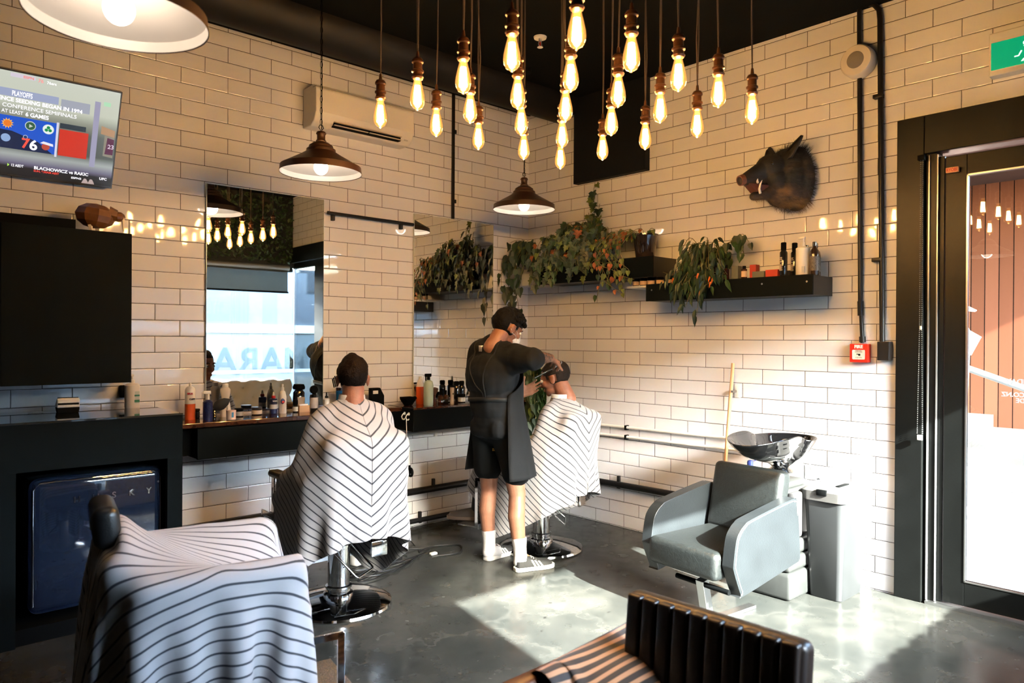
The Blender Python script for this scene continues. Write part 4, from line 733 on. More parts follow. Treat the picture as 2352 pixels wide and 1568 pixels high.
# ---------------------------------------------------------------- pendant lamps
def pendant(loc, label):
    t = thing('pendant_lamp', label, 'lamp', loc, group='bronze pendant lamps')
    R_ = .238
    prof = [(R_, 0), (R_, .004), (R_-.003, .02), (R_*.98, .038), (R_*.8, .062), (R_*.52, .10), (R_*.36, .125), (R_*.355, .14), (R_*.30, .15), (R_*.29, .162), (R_*.2, .178), (R_*.12, .185)]
    B().lathe(prof+[(.0, .186)], n=64, caps=False).obj('shade', mat('bronze_shade', (.045, .02, .012), .38, .3), t)
    ins = [(R_-.003, .003), (R_-.006, .02), (R_*.97, .033), (R_*.79, .057), (R_*.5, .095), (R_*.3, .12), (0, .125)]
    B().lathe(ins, n=64, caps=False).obj('shade_lining', mat('white_enamel', (.75, .70, .65), .35), t)
    B().lathe([(.03, .185), (.031, .19), (.024, .2), (.024, .225), (.03, .235), (.024, .245), (.01, .25)], n=24).obj('cap', mat('bronze_shade'), t)
    b = B(); b.tube([(-.016, 0, .27), (0, 0, .25), (.016, 0, .27), (.008, 0, .285), (-.008, 0, .285)], .0025, 6, True)
    z = .285; k = 0
    while z < H-loc[2]-.03:
        a = [(.007*math.cos(q), 0, z+.018+.02*math.sin(q)) for q in np.linspace(0, 2*pi, 11)[:-1]]
        if k % 2: a = [(0, x, z_) for x, _, z_ in a]
        b.tube(a, .0018, 5, True); z += .034; k += 1
    b.tube([(.005, .003, .26), (.006, .004, (H-loc[2])*.5), (0, 0, H-loc[2])], .0025, 6); b.obj('chain', BLACK, t)
    B().cyl((0, 0, H-loc[2]-.03), (0, 0, H-loc[2]), .05, .05, 24).obj('ceiling_rose', BLACK, t)
    B().ell((0, 0, .035), (.042, .042, .045), 24).cyl((0, 0, .07), (0, 0, .115), .018, .015).obj('lamp_bulb', mat('lamp_glow', (1, .9, .8), .5, emit=(1, .86, .7), es=2.5), t)
    l = bpy.data.lights.new('lamp_light', 'POINT'); l.energy = LAMP_W; l.color = (1, .80, .62); l.shadow_soft_size = .05
    o = bpy.data.objects.new('lamp_light', l); COL.objects.link(o); o.parent = t; o.location = (0, 0, .035)
    return t
pendant((-2.61, -.95, 2.505), 'bronze dish pendant lamp hanging in front of the air conditioner')
pendant((-.85, -.84, 2.52), 'bronze dish pendant lamp nearest the tiled corner')
pendant((-4.115, -2.61, 2.43), 'large looking bronze dish pendant lamp at the top left, nearest the camera')
# ---------------------------------------------------------------- cluster of filament bulbs
FIL = mat('filament', (1, .8, .5), .5, emit=(1, .62, .25), es=90)
bg = bpy.data.materials.new('amber_bulb_glass'); bg.use_nodes = True; n = bg.node_tree; n.nodes.remove(n.nodes['Principled BSDF'])
tr = node(n, 'ShaderNodeBsdfTransparent'); tr.inputs[0].default_value = (1, .86, .62, 1); gl = node(n, 'ShaderNodeBsdfGlossy'); gl.inputs['Roughness'].default_value = .02; em = node(n, 'ShaderNodeEmission'); em.inputs[0].default_value = (1, .40, .08, 1)
lw = node(n, 'ShaderNodeLayerWeight', i0=.35); e1 = node(n, 'ShaderNodeMapRange', i1=0., i2=1., i3=.5, i4=.4); link(n, lw.outputs['Facing'], e1.inputs[0]); link(n, e1.outputs[0], em.inputs[1])
fr_ = node(n, 'ShaderNodeFresnel', i0=1.45); ad = node(n, 'ShaderNodeAddShader'); mxs = node(n, 'ShaderNodeMixShader'); link(n, tr.outputs[0], ad.inputs[0]); link(n, em.outputs[0], ad.inputs[1]); link(n, fr_.outputs[0], mxs.inputs[0]); link(n, ad.outputs[0], mxs.inputs[1]); link(n, gl.outputs[0], mxs.inputs[2]); link(n, mxs.outputs[0], n.nodes['Material Output'].inputs[0])
SOCK = mat('antique_bronze', (.06, .025, .012), .32, .6)
def bulb():
    t = thing('filament_bulb', '', 'light bulb')
    B().lathe([(0, -.072), (.004, -.071), (.008, -.066), (.02, -.06), (.029, -.045), (.032, -.028), (.0305, -.008), (.024, .022), (.018, .045), (.0145, .062), (.0135, .07)], n=28).obj('bulb_glass', bg, t)
    b = B()
    for k in range(10):
        a = 2*pi*k/10; c = 2*pi*(k+.5)/10; b.tube([(.0145*math.cos(a), .0145*math.sin(a), -.042), (.0095*math.cos(c), .0095*math.sin(c), .034)], .0021, 5); b.tube([(.0095*math.cos(c), .0095*math.sin(c), .034), (.0145*math.cos(a+2*pi/10), .0145*math.sin(a+2*pi/10), -.042)], .0021, 5)
    b.obj('filament', FIL, t)
    B().lathe([(.014, .06), (.0215, .062), (.026, .07), (.0215, .075), (.020, .088), (.026, .092), (.026, .098), (.020, .102), (.0195, .128), (.025, .133), (.025, .14), (.019, .15), (.008, .155), (.0055, .18), (0, .181)], n=24).obj('socket', SOCK, t)
    l = bpy.data.lights.new('bulb_light', 'POINT'); l.energy = BULB_W; l.color = (1, .61, .32); l.shadow_soft_size = .012
    o = bpy.data.objects.new('bulb_light', l); COL.objects.link(o); o.parent = t; o.location = (0, 0, -.004)
    return t
b0 = bulb(); cx_ = (-2.875, -2.565, -2.27, -1.965, -1.655); cy_ = (-2.02, -2.33, -2.64, -2.94, -3.23)
BUL = [(874, 257), (959, 213), (1064, 172), (1176, 117), (1325, 62), (1002, 278), (1080, 245), (1189, 210), (1311, 167), (1450, 118), (1099, 310), (1197, 275), (1299, 241), (1420, 205), (1558, 166), (1203, 335), (1291, 306), (1404, 275), (1516, 244), (1650, 206), (1287, 358), (1384, 336), (1482, 310), (1601, 280), (1727, 247)]
OR = ['first', 'second', 'third', 'fourth', 'fifth']
for k, q in enumerate(BUL):
    i, j = divmod(k, 5); P = pz(q[0], q[1], 2.578)
    P = Vector((round(P.x, 3), round(P.y, 3), 2.573)); t = b0 if k == 0 else dup(b0)
    t.location = P; t.rotation_euler[2] = random.random()*6
    t['label'] = 'filament bulb, %s from the mirror wall in the %s line from the television' % (OR[j], OR[i]); t['group'] = 'filament bulbs hanging in a square grid'
    dz = H-P.z
    B().tube([(0, 0, .17), (.006*math.sin(k*1.7), .006*math.cos(k), .4), (-.006*math.sin(k*2.3), .004, .7), (0, 0, dz)], .0032, 6).obj('cord', mat('cord_brown', (.03, .015, .01), .7, bump=1, bscale=400), t)
# ---------------------------------------------------------------- barber chairs
SEATM = mat('seat_leather', (.006, .007, .008), .33, bump=.12, bscale=180)
def barber_chair(label, loc, rz, head=False):
    t = thing('barber_chair', label, 'barber chair', loc, rz, 'barber chairs facing the mirrors'); bh = .245 if head else .40
    B().lathe([(.30, 0), (.305, .008), (.30, .02), (.27, .034), (.16, .052), (.085, .06)], n=64).obj('base_disc', CHROME, t)
    B().lathe([(.085, .058), (.085, .075), (.07, .085), (.07, .10), (.075, .104), (.075, .115), (.062, .12), (.062, .335), (.066, .338), (.066, .35)], n=48).obj('column', CHROME, t)
    B().lathe([(.052, .35)]+[(.054 if k % 2 else .047, .352+.007*k) for k in range(20)]+[(.05, .50)], n=32).obj('bellows', BLACK, t)
    o = B().box(-.16, .16, -.2, .2, .49, .53, .006).obj('under_frame', mat('frame_black', (.012, .012, .013), .4), t, False)
    b = B(); b.tube([(-.06, -.055, .335), (-.075, -.07, .33), (.02, -.17, .195), (.03, -.175, .19), (.155, -.115, .205), (.16, -.105, .21), (.085, .0, .33), (.06, .0, .335)], .0065, 10); b.obj('pump_lever', CHROME, t)
    b = B(); b.box(-.245, .245, -.24, .25, .53, .615, .03, seg=4); s = b.obj('seat', SEATM, t)
    b = B(); [b.box(-.235+.067*k, -.17+.067*k, .19, .262, .545, .612, .012, seg=3) for k in range(7)]; b.obj('seat_ribs', SEATM, s)
    Mb = Matrix.Translation((0, -.255, .60)) @ Matrix.Rotation(math.radians(8), 4, 'X')
    b = B(); b.box(-.235, .235, -.035, .035, 0, bh, .03, seg=4, M=Mb); k = b.obj('backrest', SEATM, t)
    b = B(); [b.box(-.225+.0565*k2, -.172+.0565*k2, .02, .05, .03, bh-.03, .012, M=Mb) for k2 in range(8)]; b.obj('back_ribs', SEATM, k)
    if head:
        hd = B(); hd.box(-.13, .13, -.035, .045, 0, .135, .032, seg=5, M=Matrix.Translation((0, -.32, .862)) @ Matrix.Rotation(.1, 4, 'X')); h = hd.obj('headrest', SEATM, t)
        B().box(-.05, -.03, -.012, -.004, -.12, .02, M=Matrix.Translation((0, -.325, .862))).box(.03, .05, -.012, -.004, -.12, .02, M=Matrix.Translation((0, -.325, .862))).obj('headrest_bar', CHROME, h, False)
    for sx in (-1, 1):
        a = B().box(sx*.265-.012, sx*.265+.012, -.24, .24, .56, .74, .01).obj('side_panel', SEATM, t)
        B().box(sx*.285-.035, sx*.285+.035, -.24, .26, .735, .775, .018, seg=4).obj('armrest', SEATM, t)
        b = B(); b.box(sx*.30-.004, sx*.30+.004, .20, .235, .46, .74, .001); b.box(sx*.30-.004, sx*.30+.004, .36, .385, .16, .52, .001); b.box(sx*.30-.004, sx*.30+.004, .21, .38, .50, .525, .001); b.obj('arm_post', STEEL if False else CHROME, t, False)
        if sx < 0:
            text('SELMOR', .042, STEEL, a, frame((-.2785, .10, .6), (0, -1, 0), (0, 0, 1)), bold=.001)
    b = B(); b.box(-.30, .30, .36, .54, .158, .170, .002); f = b.obj('footplate', mat('tread_plate', (.4, .41, .42), .25, 1, bump=1, bscale=120), t, False)
    B().box(-.30, .30, .352, .362, .15, .185).obj('footplate_trim', STEEL, f, False)
    b = B(); b.tube([(-.19, .26, .66), (-.19, .29, .5), (-.19, .31, .46), (.19, .31, .46), (.19, .29, .5), (.19, .26, .66)], .007, 8); b.obj('front_rail', CHROME, t)
    b = B(); b.tube([(.07, -.23, .56), (.06, -.27, .40)], .004, 6); b.tube([(.15, -.23, .56), (.14, -.27, .40)], .004, 6); b.box(.05, .15, -.285, -.27, .325, .41, .004); b.obj('recline_handle', CHROME, t)
    return t
C1 = (-2.59, -1.15); C2 = (-.91, -1.11); C3 = (-3.746, -2.31)
AZ1, AZ2, AZ3 = 2, -16, 99.8
barber_chair('chrome based barber chair under the first caped customer', (*C1, 0), -math.radians(AZ1))
barber_chair('chrome based barber chair under the customer having his hair cut', (*C2, 0), -math.radians(AZ2))
barber_chair('empty barber chair with headrest under a striped cape in the left foreground', (*C3, 0), -math.radians(AZ3), True)
# ---------------------------------------------------------------- foreground armchair
BR = mat('brown_black_vinyl', (.009, .006, .005), .36, bump=.1, bscale=150, spec=.35)
t = thing('waiting_chair', 'dark channel backed armchair seen from above in the right foreground', 'armchair', (-3.32, -3.86, 0), math.radians(92))
b = B(); b.box(-.25, .25, -.25, .28, .36, .46, .03, seg=4); b.obj('seat', BR, t)
Mb = Matrix.Translation((0, -.27, .40)) @ Matrix.Rotation(.1, 4, 'X')
bk = B().box(-.262, .262, -.05, .02, 0, .415, .025, seg=4, M=Mb).obj('backrest', BR, t)
b = B(); [b.box(-.25+.05*k, -.204+.05*k, .0, .034, .03, .412, .009, seg=3, M=Mb) for k in range(10)]; b.obj('back_channels', BR, bk)
for s in (-1, 1):
    B().box(s*.34-.03, s*.34+.03, -.27, .30, .60, .645, .02, seg=4).obj('armrest', mat('arm_brown', (.10, .035, .015), .35), t)
    b = B(); b.box(s*.34-.018, s*.34+.018, .22, .25, 0, .61, .004); b.box(s*.34-.018, s*.34+.018, -.27, -.24, 0, .61, .004); b.box(s*.34-.018, s*.34+.018, -.25, .23, .4, .43, .004); b.obj('side_frame', BLACK, t, False)
    B().box(s*.25, s*.34, -.02, .02, .40, .43).obj('frame_rail', BLACK, t, False)
# ---------------------------------------------------------------- washing chair, basin, bin, broom
GREYL = mat('grey_black_leather', (.011, .0135, .0155), .36, bump=.12, bscale=160, vary=.15); GL2 = mat('scuffed_leather', (.007, .009, .0095), .42, bump=.15, bscale=120, vary=.3, vscale=60)
t = thing('wash_chair', 'grey black leather washing armchair in front of the black basin', 'armchair', (-1.03, -2.66, 0), math.radians(84))
Mt = Matrix.Rotation(math.radians(3), 4, 'X')
b = B(); b.box(-.235, .235, -.25, .34, .28, .43, .035, seg=4); b.obj('seat', GL2, t)
Mb = Matrix.Translation((0, -.22, .40)) @ Matrix.Rotation(math.radians(12), 4, 'X')
b = B(); b.box(-.235, .235, -.05, .06, 0, .40, .035, seg=4, M=Mb); b.obj('backrest', GL2, t)
for s in (-1, 1):
    oc = [(.20, .215), (.235, .23), (.29, .35), (.295, .39), (.275, .50), (.25, .545), (.205, .58), (.14, .602), (-.20, .658), (-.25, .655), (-.272, .63), (-.30, .35), (-.285, .315), (-.25, .30)]; n_o = len(oc); pl = []
    for i in range(n_o):
        a_, b_2, c_, d_ = (Vector(oc[(i+k) % n_o]) for k in (-1, 0, 1, 2))
        for t_ in (0, .25, .5, .75): pl.append(tuple(.5*((2*b_2)+(-a_+c_)*t_+(2*a_-5*b_2+4*c_-d_)*t_*t_+(-a_+3*b_2-3*c_+d_)*t_**3)))
    q = B(); q.prism(pl, 0, s*.245, s*.315)
    a = q.obj('armrest', GREYL, t, True, bevel=.016)
    B().tube([Vector((s*.3165, y*.955-.001, (z-.44)*.945+.44)) for y, z in pl[2:42]], .0022, 6).obj('seam_piping', mat('pale_seam', (.2, .22, .23), .4), a)
b = B(); b.box(-.12, -.04, -.05, .2, .245, .28); b.box(-.105, -.055, .14, .19, .0, .27, .002, M=Matrix.Translation((0, .03, .02)) @ Matrix.Rotation(-.22, 4, 'X')); b.box(-.105, -.055, -.2, .25, 0, .02, .002); b.obj('leg_frame', STEEL, t, False)
B().cyl((-.26, .255, .225), (.09, .255, .225), .014).obj('kick_bar', BLACK, t); 
bs = thing('basin_pedestal', 'grey plastic basin pedestal with stepped sides on the sunlit floor', 'pedestal', (-.43, -2.69, 0))
PG = mat('grey_plastic', (.02, .022, .022), .4, vary=.12, vscale=30)
b = B()
for z0, z1, g in ((0, .16, 0), (.163, .25, .008), (.253, .34, .018), (.343, .64, .045)):
    b.box(-.18+g, .19-g*.3, -.18+g, .18-g, z0, z1, .022, seg=3)
b.box(-.11, .15, -.11, .11, .64, .68, .012); b.obj('pedestal_body', PG, bs)
B().box(-.13, -.02, -.178, -.13, .36, .63, .015).obj('side_recess', mat('dark_recess', (.03, .03, .032), .4), bs)
B().lathe([(.055, .675)]+[(.056 if k % 2 else .046, .68+.008*k) for k in range(8)]+[(.05, .74)], c=(-.0, .0, 0), n=32).obj('neck_bellows', WHITEP, bs)
ba = thing('wash_basin', 'glossy black tilted hair washing basin with pointed neck rest', 'basin', (-.43, -2.69, .76))
def basin():
    b = B(); n = 72; rings = []
    def R_(a):  # a=0 towards the chair
        r = .205+.05*math.cos(2*a)*.6
        c = math.cos(a)
        if c > 0: r += .19*c**5-.02*math.sin(a)**2
        return r
    def rimz(a):
        c = math.cos(a); s_ = math.sin(a)
        return .175+.0*c-(.02*max(c, 0)**10)+.016*math.exp(-((abs(a if a < pi else a-2*pi)-1.0)/.4)**2)-.0
    prof_out = [(.17, -.0), (.24, .02), (.42, .045), (.68, .085), (.9, .14), (1.0, .175)]
    prof_in = [(.975, .178), (.93, .165), (.82, .11), (.6, .06), (.3, .04), (.05, .035)]
    for (q, z) in prof_out+prof_in:
        ring = []
        for k in range(n):
            a = 2*pi*k/n; zr = z+(rimz(a)-.175)*q
            rr = R_(a)*q if q > .45 else (.2+(R_(a)-.2)*q)*q
            x = -math.cos(a)*rr; y = math.sin(a)*rr
            if math.cos(a) > .9 and q > .6: zr -= .012*(math.cos(a)-.9)*10*(1 if q < 1 else 1)
            ring.append(b.bm.verts.new((x, y, zr+.03*max(0, math.cos(a))*q)))
        rings.append(ring)
    for A_, C_ in zip(rings, rings[1:]):
        for k in range(n): b.bm.faces.new((A_[k], A_[(k+1) % n], C_[(k+1) % n], C_[k]))
    b.bm.faces.new(rings[0][::-1]); b.bm.faces.new(rings[-1]); return b.obj('bowl', mat('basin_black', (.006, .006, .007), .04, coat=1), ba, sub=1)
basin(); ba.scale = (1.16, 1.12, 1.12); ba.location = (-.41, -2.70, .735); B().lathe([(.07, -.012), (.075, -.008), (.05, .012)]).obj('foot_ring', CHROME, ba)
b = B(); b.cyl((.12, .03, .06), (.12, .03, .135), .013); b.ell((.12, .03, .14), (.026, .026, .014)); b.tube([(.12, .03, .10), (.08, .02, .12), (.03, .01, .11)], .008, 8); b.obj('tap', CHROME, ba)
b = B(); b.tube([(.12, -.03, .03), (.22, -.06, .0), (.27, -.09, -.12), (.27, -.1, -.35)], .004, 6); b.tube([(.12, -.0, .03), (.27, -.02, .02), (.36, -.06, -.1), (.37, -.08, -.35)], .004, 6); b.obj('water_hose', mat('hose_grey', (.5, .5, .5), .3, .6), ba)
bn = thing('rubbish_bin', 'tall grey plastic swing lid bin beside the door', 'bin', (-.245, -2.975, 0))
b = B(); bm = b.bm
def rr_(x, y, z, r, n=6):
    return [(sx*(x-r)+r*math.cos(a), sy*(y-r)+r*math.sin(a), z) for sx, sy, a0 in ((1, 1, 0), (-1, 1, pi/2), (-1, -1, pi), (1, -1, 1.5*pi)) for a in [a0+pi/2*i/n for i in range(n+1)]]
def loft(b, secs, cap=True):
    rs = [[b.bm.verts.new(p) for p in s] for s in secs]; n = len(rs[0])
    for A_, C_ in zip(rs, rs[1:]):
        for k in range(n): b.bm.faces.new((A_[k], A_[(k+1) % n], C_[(k+1) % n], C_[k]))
    if cap: b.bm.faces.new(rs[0][::-1]); b.bm.faces.new(rs[-1])
    return b
loft(b, [rr_(.145, .092, 0, .03), rr_(.15, .096, .006, .03), rr_(.185, .122, .60, .04)]).obj('bin_body', mat('bin_grey', (.02, .022, .024), .38, vary=.1), bn)
ld = loft(B(), [rr_(.195, .132, .585, .045), rr_(.198, .134, .64, .045), rr_(.18, .118, .655, .04), rr_(.15, .09, .658, .03)]).obj('lid', mat('lid_grey', (.055, .055, .055), .5, bump=.3, bscale=400), bn)
B().box(-.205, -.19, -.03, .03, .62, .655, .003).obj('lid_latch', BLACK, ld); B().box(-.07, .07, -.05, -.025, .656, .664, .002).obj('lid_grip', BLACK, ld)
br_ = thing('broom', 'wooden broom handle leaning in a wall clip behind the wash chair', 'broom', (0, 0, 0))
B().cyl((-.04, -2.151, 1.37), (-.10, -2.085, .06), .0125).obj('handle', mat('broom_wood', (.55, .30, .14), .5), br_); B().box(-.25, .0, -2.11, -2.06, .0, .07, .005).obj('brush_head', mat('blue_brush', (.02, .05, .3), .5), br_)
bc = thing('broom_clip', 'white wall clip holding the wooden broom handle', 'clip', (0, -2.16, 1.17)); B().box(-.008, 0, -.03, .015, -.045, .045, .002).obj('clip_plate', WHITEP, bc); B().box(-.06, -.008, -.004, .03, -.008, .008, .002).obj('clip_arm', STEEL, bc)
o = B().lathe([(.02, 0), (.021, .004), (.021, .05), (.016, .06), (.0, .065)]).cyl((0, 0, 0), (0, 0, -.62), .012).obj('floor_brush', mat('blue_brush')); o.location = (-.06, -2.30, .64); tag(o, 'upright tool with blue cap standing behind the wash chair', 'brush')
wb = thing('waste_bucket', 'white cylindrical bucket on the floor behind the first barber chair', 'bucket', (-2.08, -.55, 0)); B().lathe([(.085, 0), (.09, .005), (.10, .26), (.095, .26), (.085, .01), (0, .01)], n=32).obj('bucket', WHITEP, wb)
# cables on the floor
ck = thing('power_cable', 'tangle of black power cables on the floor behind the first barber chair', 'cable', (-1.95, -.72, 0)); r = random.Random(4); b = B()
for k in range(7):
    cx, cy = r.uniform(-.25, .15), r.uniform(-.12, .12); ra, rb_ = r.uniform(.12, .3), r.uniform(.05, .12)
    b.tube(smoothpath([Vector((cx+ra*math.cos(a)*(1+.15*math.sin(3*a+k)), cy+rb_*math.sin(a+k*.2), .006+.004*(1+math.sin(5*a+k)))) for a in np.linspace(0, 5.6+r.random(), 14)], 4), .0042, 6)
b.tube(smoothpath([Vector(p) for p in [(.3, .1, .006), (.45, .15, .006), (.62, .05, .006), (.5, -.1, .006), (.3, -.05, .006)]], 6), .0042, 6)
b.tube(smoothpath([Vector(p) for p in [(.25, .68, .9), (.22, .66, .5), (.3, .5, .2), (.38, .3, .01), (.3, .1, .006)]], 6), .0035, 6)
b.obj('cable', PIPE, ck); B().box(.32, .37, -.02, .01, .0, .016, .003).obj('plug', WHITEP, ck)
# hair clippings
r = random.Random(11); b = B()
for k in range(900):
    if r.random() < .55: x, y = r.gauss(-2.35, .2), r.gauss(-1.75, .22)
    elif r.random() < .5: x, y = r.gauss(-2.9, .18), r.gauss(-.95, .2)
    else: x, y = r.gauss(-1.5, .35), r.gauss(-1.0, .35)
    a = r.uniform(0, 6.28); l = r.uniform(.004, .012); q = Vector((math.cos(a), math.sin(a), 0)); s = Vector((-q.y, q.x, 0))*.0011; p = Vector((x, y, .0012))
    b.poly((p-s, p+q*l*.5-s+Vector((s.x, s.y, 0))*2, p+q*l, p+s))
tag(b.obj('hair_clippings', HAIRD, smooth=False), 'dark hair clippings scattered over the concrete floor', 'hair', kind='stuff')

# ---------------------------------------------------------------- cloth solver
def cloth(P, flat, pins, coll, steps=170, it=6, th=.012, dt=1/60., floor=.012, damp=.985, bend=.12, weld=0, fric=.5, vmax=1.6):
    """P start positions [n,m,3]; flat [n,m,2] the cut cloth; coll: capsules (a,b,ra,rb) and ellipsoids ('e',c,r)"""
    P = P.copy(); V = np.zeros_like(P); n, m = P.shape[:2]
    C = []
    def add(a, b, k):
        d = np.linalg.norm(flat[a]-flat[b], axis=-1); C.append((a, b, d[..., None], k))
    s = slice
    for o in (0, 1):
        for (ax, k) in ((0, 1.), (1, 1.)):
            L = n if ax == 0 else m; i0 = o; cnt = (L-1-i0+1)//2
            if cnt < 1: continue
            A_ = s(i0, i0+2*cnt-1, 2); B_ = s(i0+1, i0+2*cnt, 2)
            add((A_, s(None)) if ax == 0 else (s(None), A_), (B_, s(None)) if ax == 0 else (s(None), B_), k)
    for o in (0, 1):
        cnt = (n-1-o+1)//2; A_ = s(o, o+2*cnt-1, 2); B_ = s(o+1, o+2*cnt, 2)
        add((A_, s(0, m-1)), (B_, s(1, m)), .5); add((A_, s(1, m)), (B_, s(0, m-1)), .5)
    for ax in (0, 1):
        for o in (0, 1, 2, 3):
            L = n if ax == 0 else m; idx = np.arange(o, L-2, 4)
            if len(idx) == 0: continue
            a = (idx, s(None)) if ax == 0 else (s(None), idx); b = (idx+2, s(None)) if ax == 0 else (s(None), idx+2); add(a, b, bend)
    W = np.ones((n, m, 1)); 
    for p in pins: W[p] = 0
    caps = [c for c in coll if c[0] != 'e']; ells = [c for c in coll if c[0] == 'e']
    caps = [(np.array(a, float), np.array(b, float), ra, rb) for a, b, ra, rb in caps]
    def push(Q):
        for a, b, ra, rb in caps:
            ab = b-a; t = np.clip(((Q-a)@ab)/(ab@ab), 0, 1)[..., None]; c = a+t*ab; d = Q-c; L = np.sqrt((d*d).sum(-1, keepdims=True))+1e-9
            R = ra+(rb-ra)*t+th; Q = np.where((L < R) & (W > 0), c+d*(R/L), Q)
        for _, c, r in ells:
            c = np.array(c); r = np.array(r)+th; d = (Q-c)/r; L = np.sqrt((d*d).sum(-1, keepdims=True))+1e-9
            Q = np.where((L < 1) & (W > 0), c+d/L*r, Q)
        return Q
    for st in range(steps):
        V *= damp; V[..., 2] -= 9.8*dt; V *= (W > 0); V *= np.minimum(1, vmax/(np.linalg.norm(V, axis=-1, keepdims=True)+1e-9)); Q = P+V*dt
        for q in range(it):
            for a, b, r, k in C:
                d = Q[b]-Q[a]; L = np.sqrt((d*d).sum(-1, keepdims=True))+1e-9; wa, wb = W[a], W[b]
                c = d*(k*(L-r)/L/(wa+wb+1e-9)); 
                if k < .3: c = np.where(L < r, c, c*0)
                Q[a] += wa*c; Q[b] -= wb*c
            Q = push(Q)
            Q[..., 2] = np.maximum(Q[..., 2], floor)
            if weld: mid = (Q[:weld, 0]+Q[:weld, -1])/2; Q[:weld, 0] = mid; Q[:weld, -1] = mid
        near = np.zeros((n, m, 1), bool)
        for a, b, ra, rb in caps:
            ab = b-a; t = np.clip(((Q-a)@ab)/(ab@ab), 0, 1)[..., None]; d = Q-(a+t*ab); near |= np.sqrt((d*d).sum(-1, keepdims=True)) < ra+(rb-ra)*t+th*1.3
        Q = np.where(near, P+(Q-P)*(1-fric), Q); Q = push(Q); V = np.where(near, (Q-P)/dt*.3, (Q-P)/dt); P = Q
    return P
def cloth_obj(name, P, flat, parent=None, loc=(0, 0, 0), rz=0, m=None, thick=.0025):
    n, mm = P.shape[:2]; me = bpy.data.meshes.new(name)
    me.from_pydata([tuple(p) for p in P.reshape(-1, 3)], [], [(i*mm+j, i*mm+j+1, (i+1)*mm+j+1, (i+1)*mm+j) for i in range(n-1) for j in range(mm-1)])
    uv = me.uv_layers.new(name='UVMap'); F_ = flat.reshape(-1, 2); idx = np.array([l.vertex_index for l in me.loops]); uv.data.foreach_set('uv', F_[idx].ravel())
    me.shade_smooth(); me.materials.append(m or STRIPE); o = bpy.data.objects.new(name, me); COL.objects.link(o); o.location = loc; o.rotation_euler = (0, 0, rz)
    if parent is not None: o.parent = parent
    s_ = o.modifiers.new('th', 'SOLIDIFY'); s_.thickness = thick; s_.offset = 0
    s_ = o.modifiers.new('s', 'SUBSURF'); s_.levels = 1; s_.render_levels = 1
    return o
def cape_grid(nc, half=.70, front=1.12, n=34, m=85, r0=.135, spread=.78, neck_r=.070, rise=0, stripe_shift=0, seed=1):
    ph = np.linspace(-pi/2*.99, pi/2*.99, m); S_ = np.minimum(half/np.maximum(np.abs(np.sin(ph)), 1e-6), front/np.maximum(np.cos(ph), 1e-6)); S_ = np.minimum(S_, 1.28)
    q = np.linspace(0, 1, n)[:, None]; s_ = r0+(S_[None]-r0)*q
    flat = np.stack([s_*np.sin(ph), s_*np.cos(ph)], -1)
    th = 2*ph; R_ = neck_r+(s_-r0)*spread; rng = np.random.RandomState(seed)
    P = np.stack([R_*np.sin(th), R_*np.cos(th)*1.1, nc[2]-(s_-r0)*.12+rng.randn(n, m)*.002], -1); P[..., 0] += nc[0]; P[..., 1] += nc[1]
    ps = ph*.56; return P, flat, np.stack([s_*np.sin(ps), s_*np.cos(ps)], -1)
def sit_coll(neck):
    nz = neck[2]; ny = neck[1]
    c = [((-.15, ny, nz-.10), (.15, ny, nz-.10), .062, .062), ((0, ny, nz-.02), (0, ny, nz-.1), .055, .09), ('e', (0, ny+.01, nz-.38), (.19, .135, .34)), ('e', (0, -.285, .80), (.265, .085, .25)),
         ((-.20, -.28, .66), (-.20, -.325, .96), .05, .045), ((.20, -.28, .66), (.20, -.325, .96), .05, .045), ((-.2, -.325, .96), (.2, -.325, .96), .045, .045)]
    for s_ in (-1, 1):
        c += [((s_*.19, ny, nz-.12), (s_*.27, ny+.06, nz-.38), .055, .045), ((s_*.27, ny+.06, nz-.38), (s_*.14, ny+.38, .745), .045, .04),
              ((s_*.10, 0, .67), (s_*.12, .42, .64), .085, .07), ((s_*.12, .42, .62), (s_*.13, .46, .25), .065, .05), ((s_*.285, -.22, .755), (s_*.285, .24, .755), .032, .032), ((s_*.285, -.2, .62), (s_*.285, .2, .62), .03, .03)]
    return c
# ---------------------------------------------------------------- heads, hair, hands
def head_prims(M, face=True):
    k_ = M.to_scale().x; f = lambda x, y, z: M @ Vector((x, y, z)); R3 = M.to_3x3().to_4x4()
    p = [('e', f(0, -.015, .03), (.073, .094, .081), R3), ('e', f(0, .03, .028), (.060, .054, .058), R3), ('e', f(0, .03, -.022), (.056, .056, .058), R3), ('e', f(0, .03, -.068), (.046, .046, .034), R3), ('e', f(0, .064, -.088), (.021, .017, .017), R3),
         ('c', f(0, .083, .012), f(0, .102, -.026), .008, .0115), ('e', f(0, .096, -.031), (.016, .012, .009), R3), ('e', f(0, .084, -.056), (.021, .010, .006), R3), ('e', f(0, .082, -.066), (.019, .010, .006), R3), ('c', f(-.036, .073, .022), f(.036, .073, .022), .010, .010),
         ('e', f(.036, .055, -.022), (.022, .024, .024), R3), ('e', f(-.036, .055, -.022), (.022, .024, .024), R3),
         ('c', f(0, -.03, -.04), f(0, -.055, -.15), .054, .056)]
    p = [(*q[:3], q[3]*k_, q[4]*k_) if q[0] == 'c' else q for q in p]
    for s_ in (-1, 1): p += [('e', f(s_*.074, -.012, -.006), (.008, .020, .031), R3), ('e', f(s_*.079, -.018, .004), (.006, .014, .018), R3)]
    return p
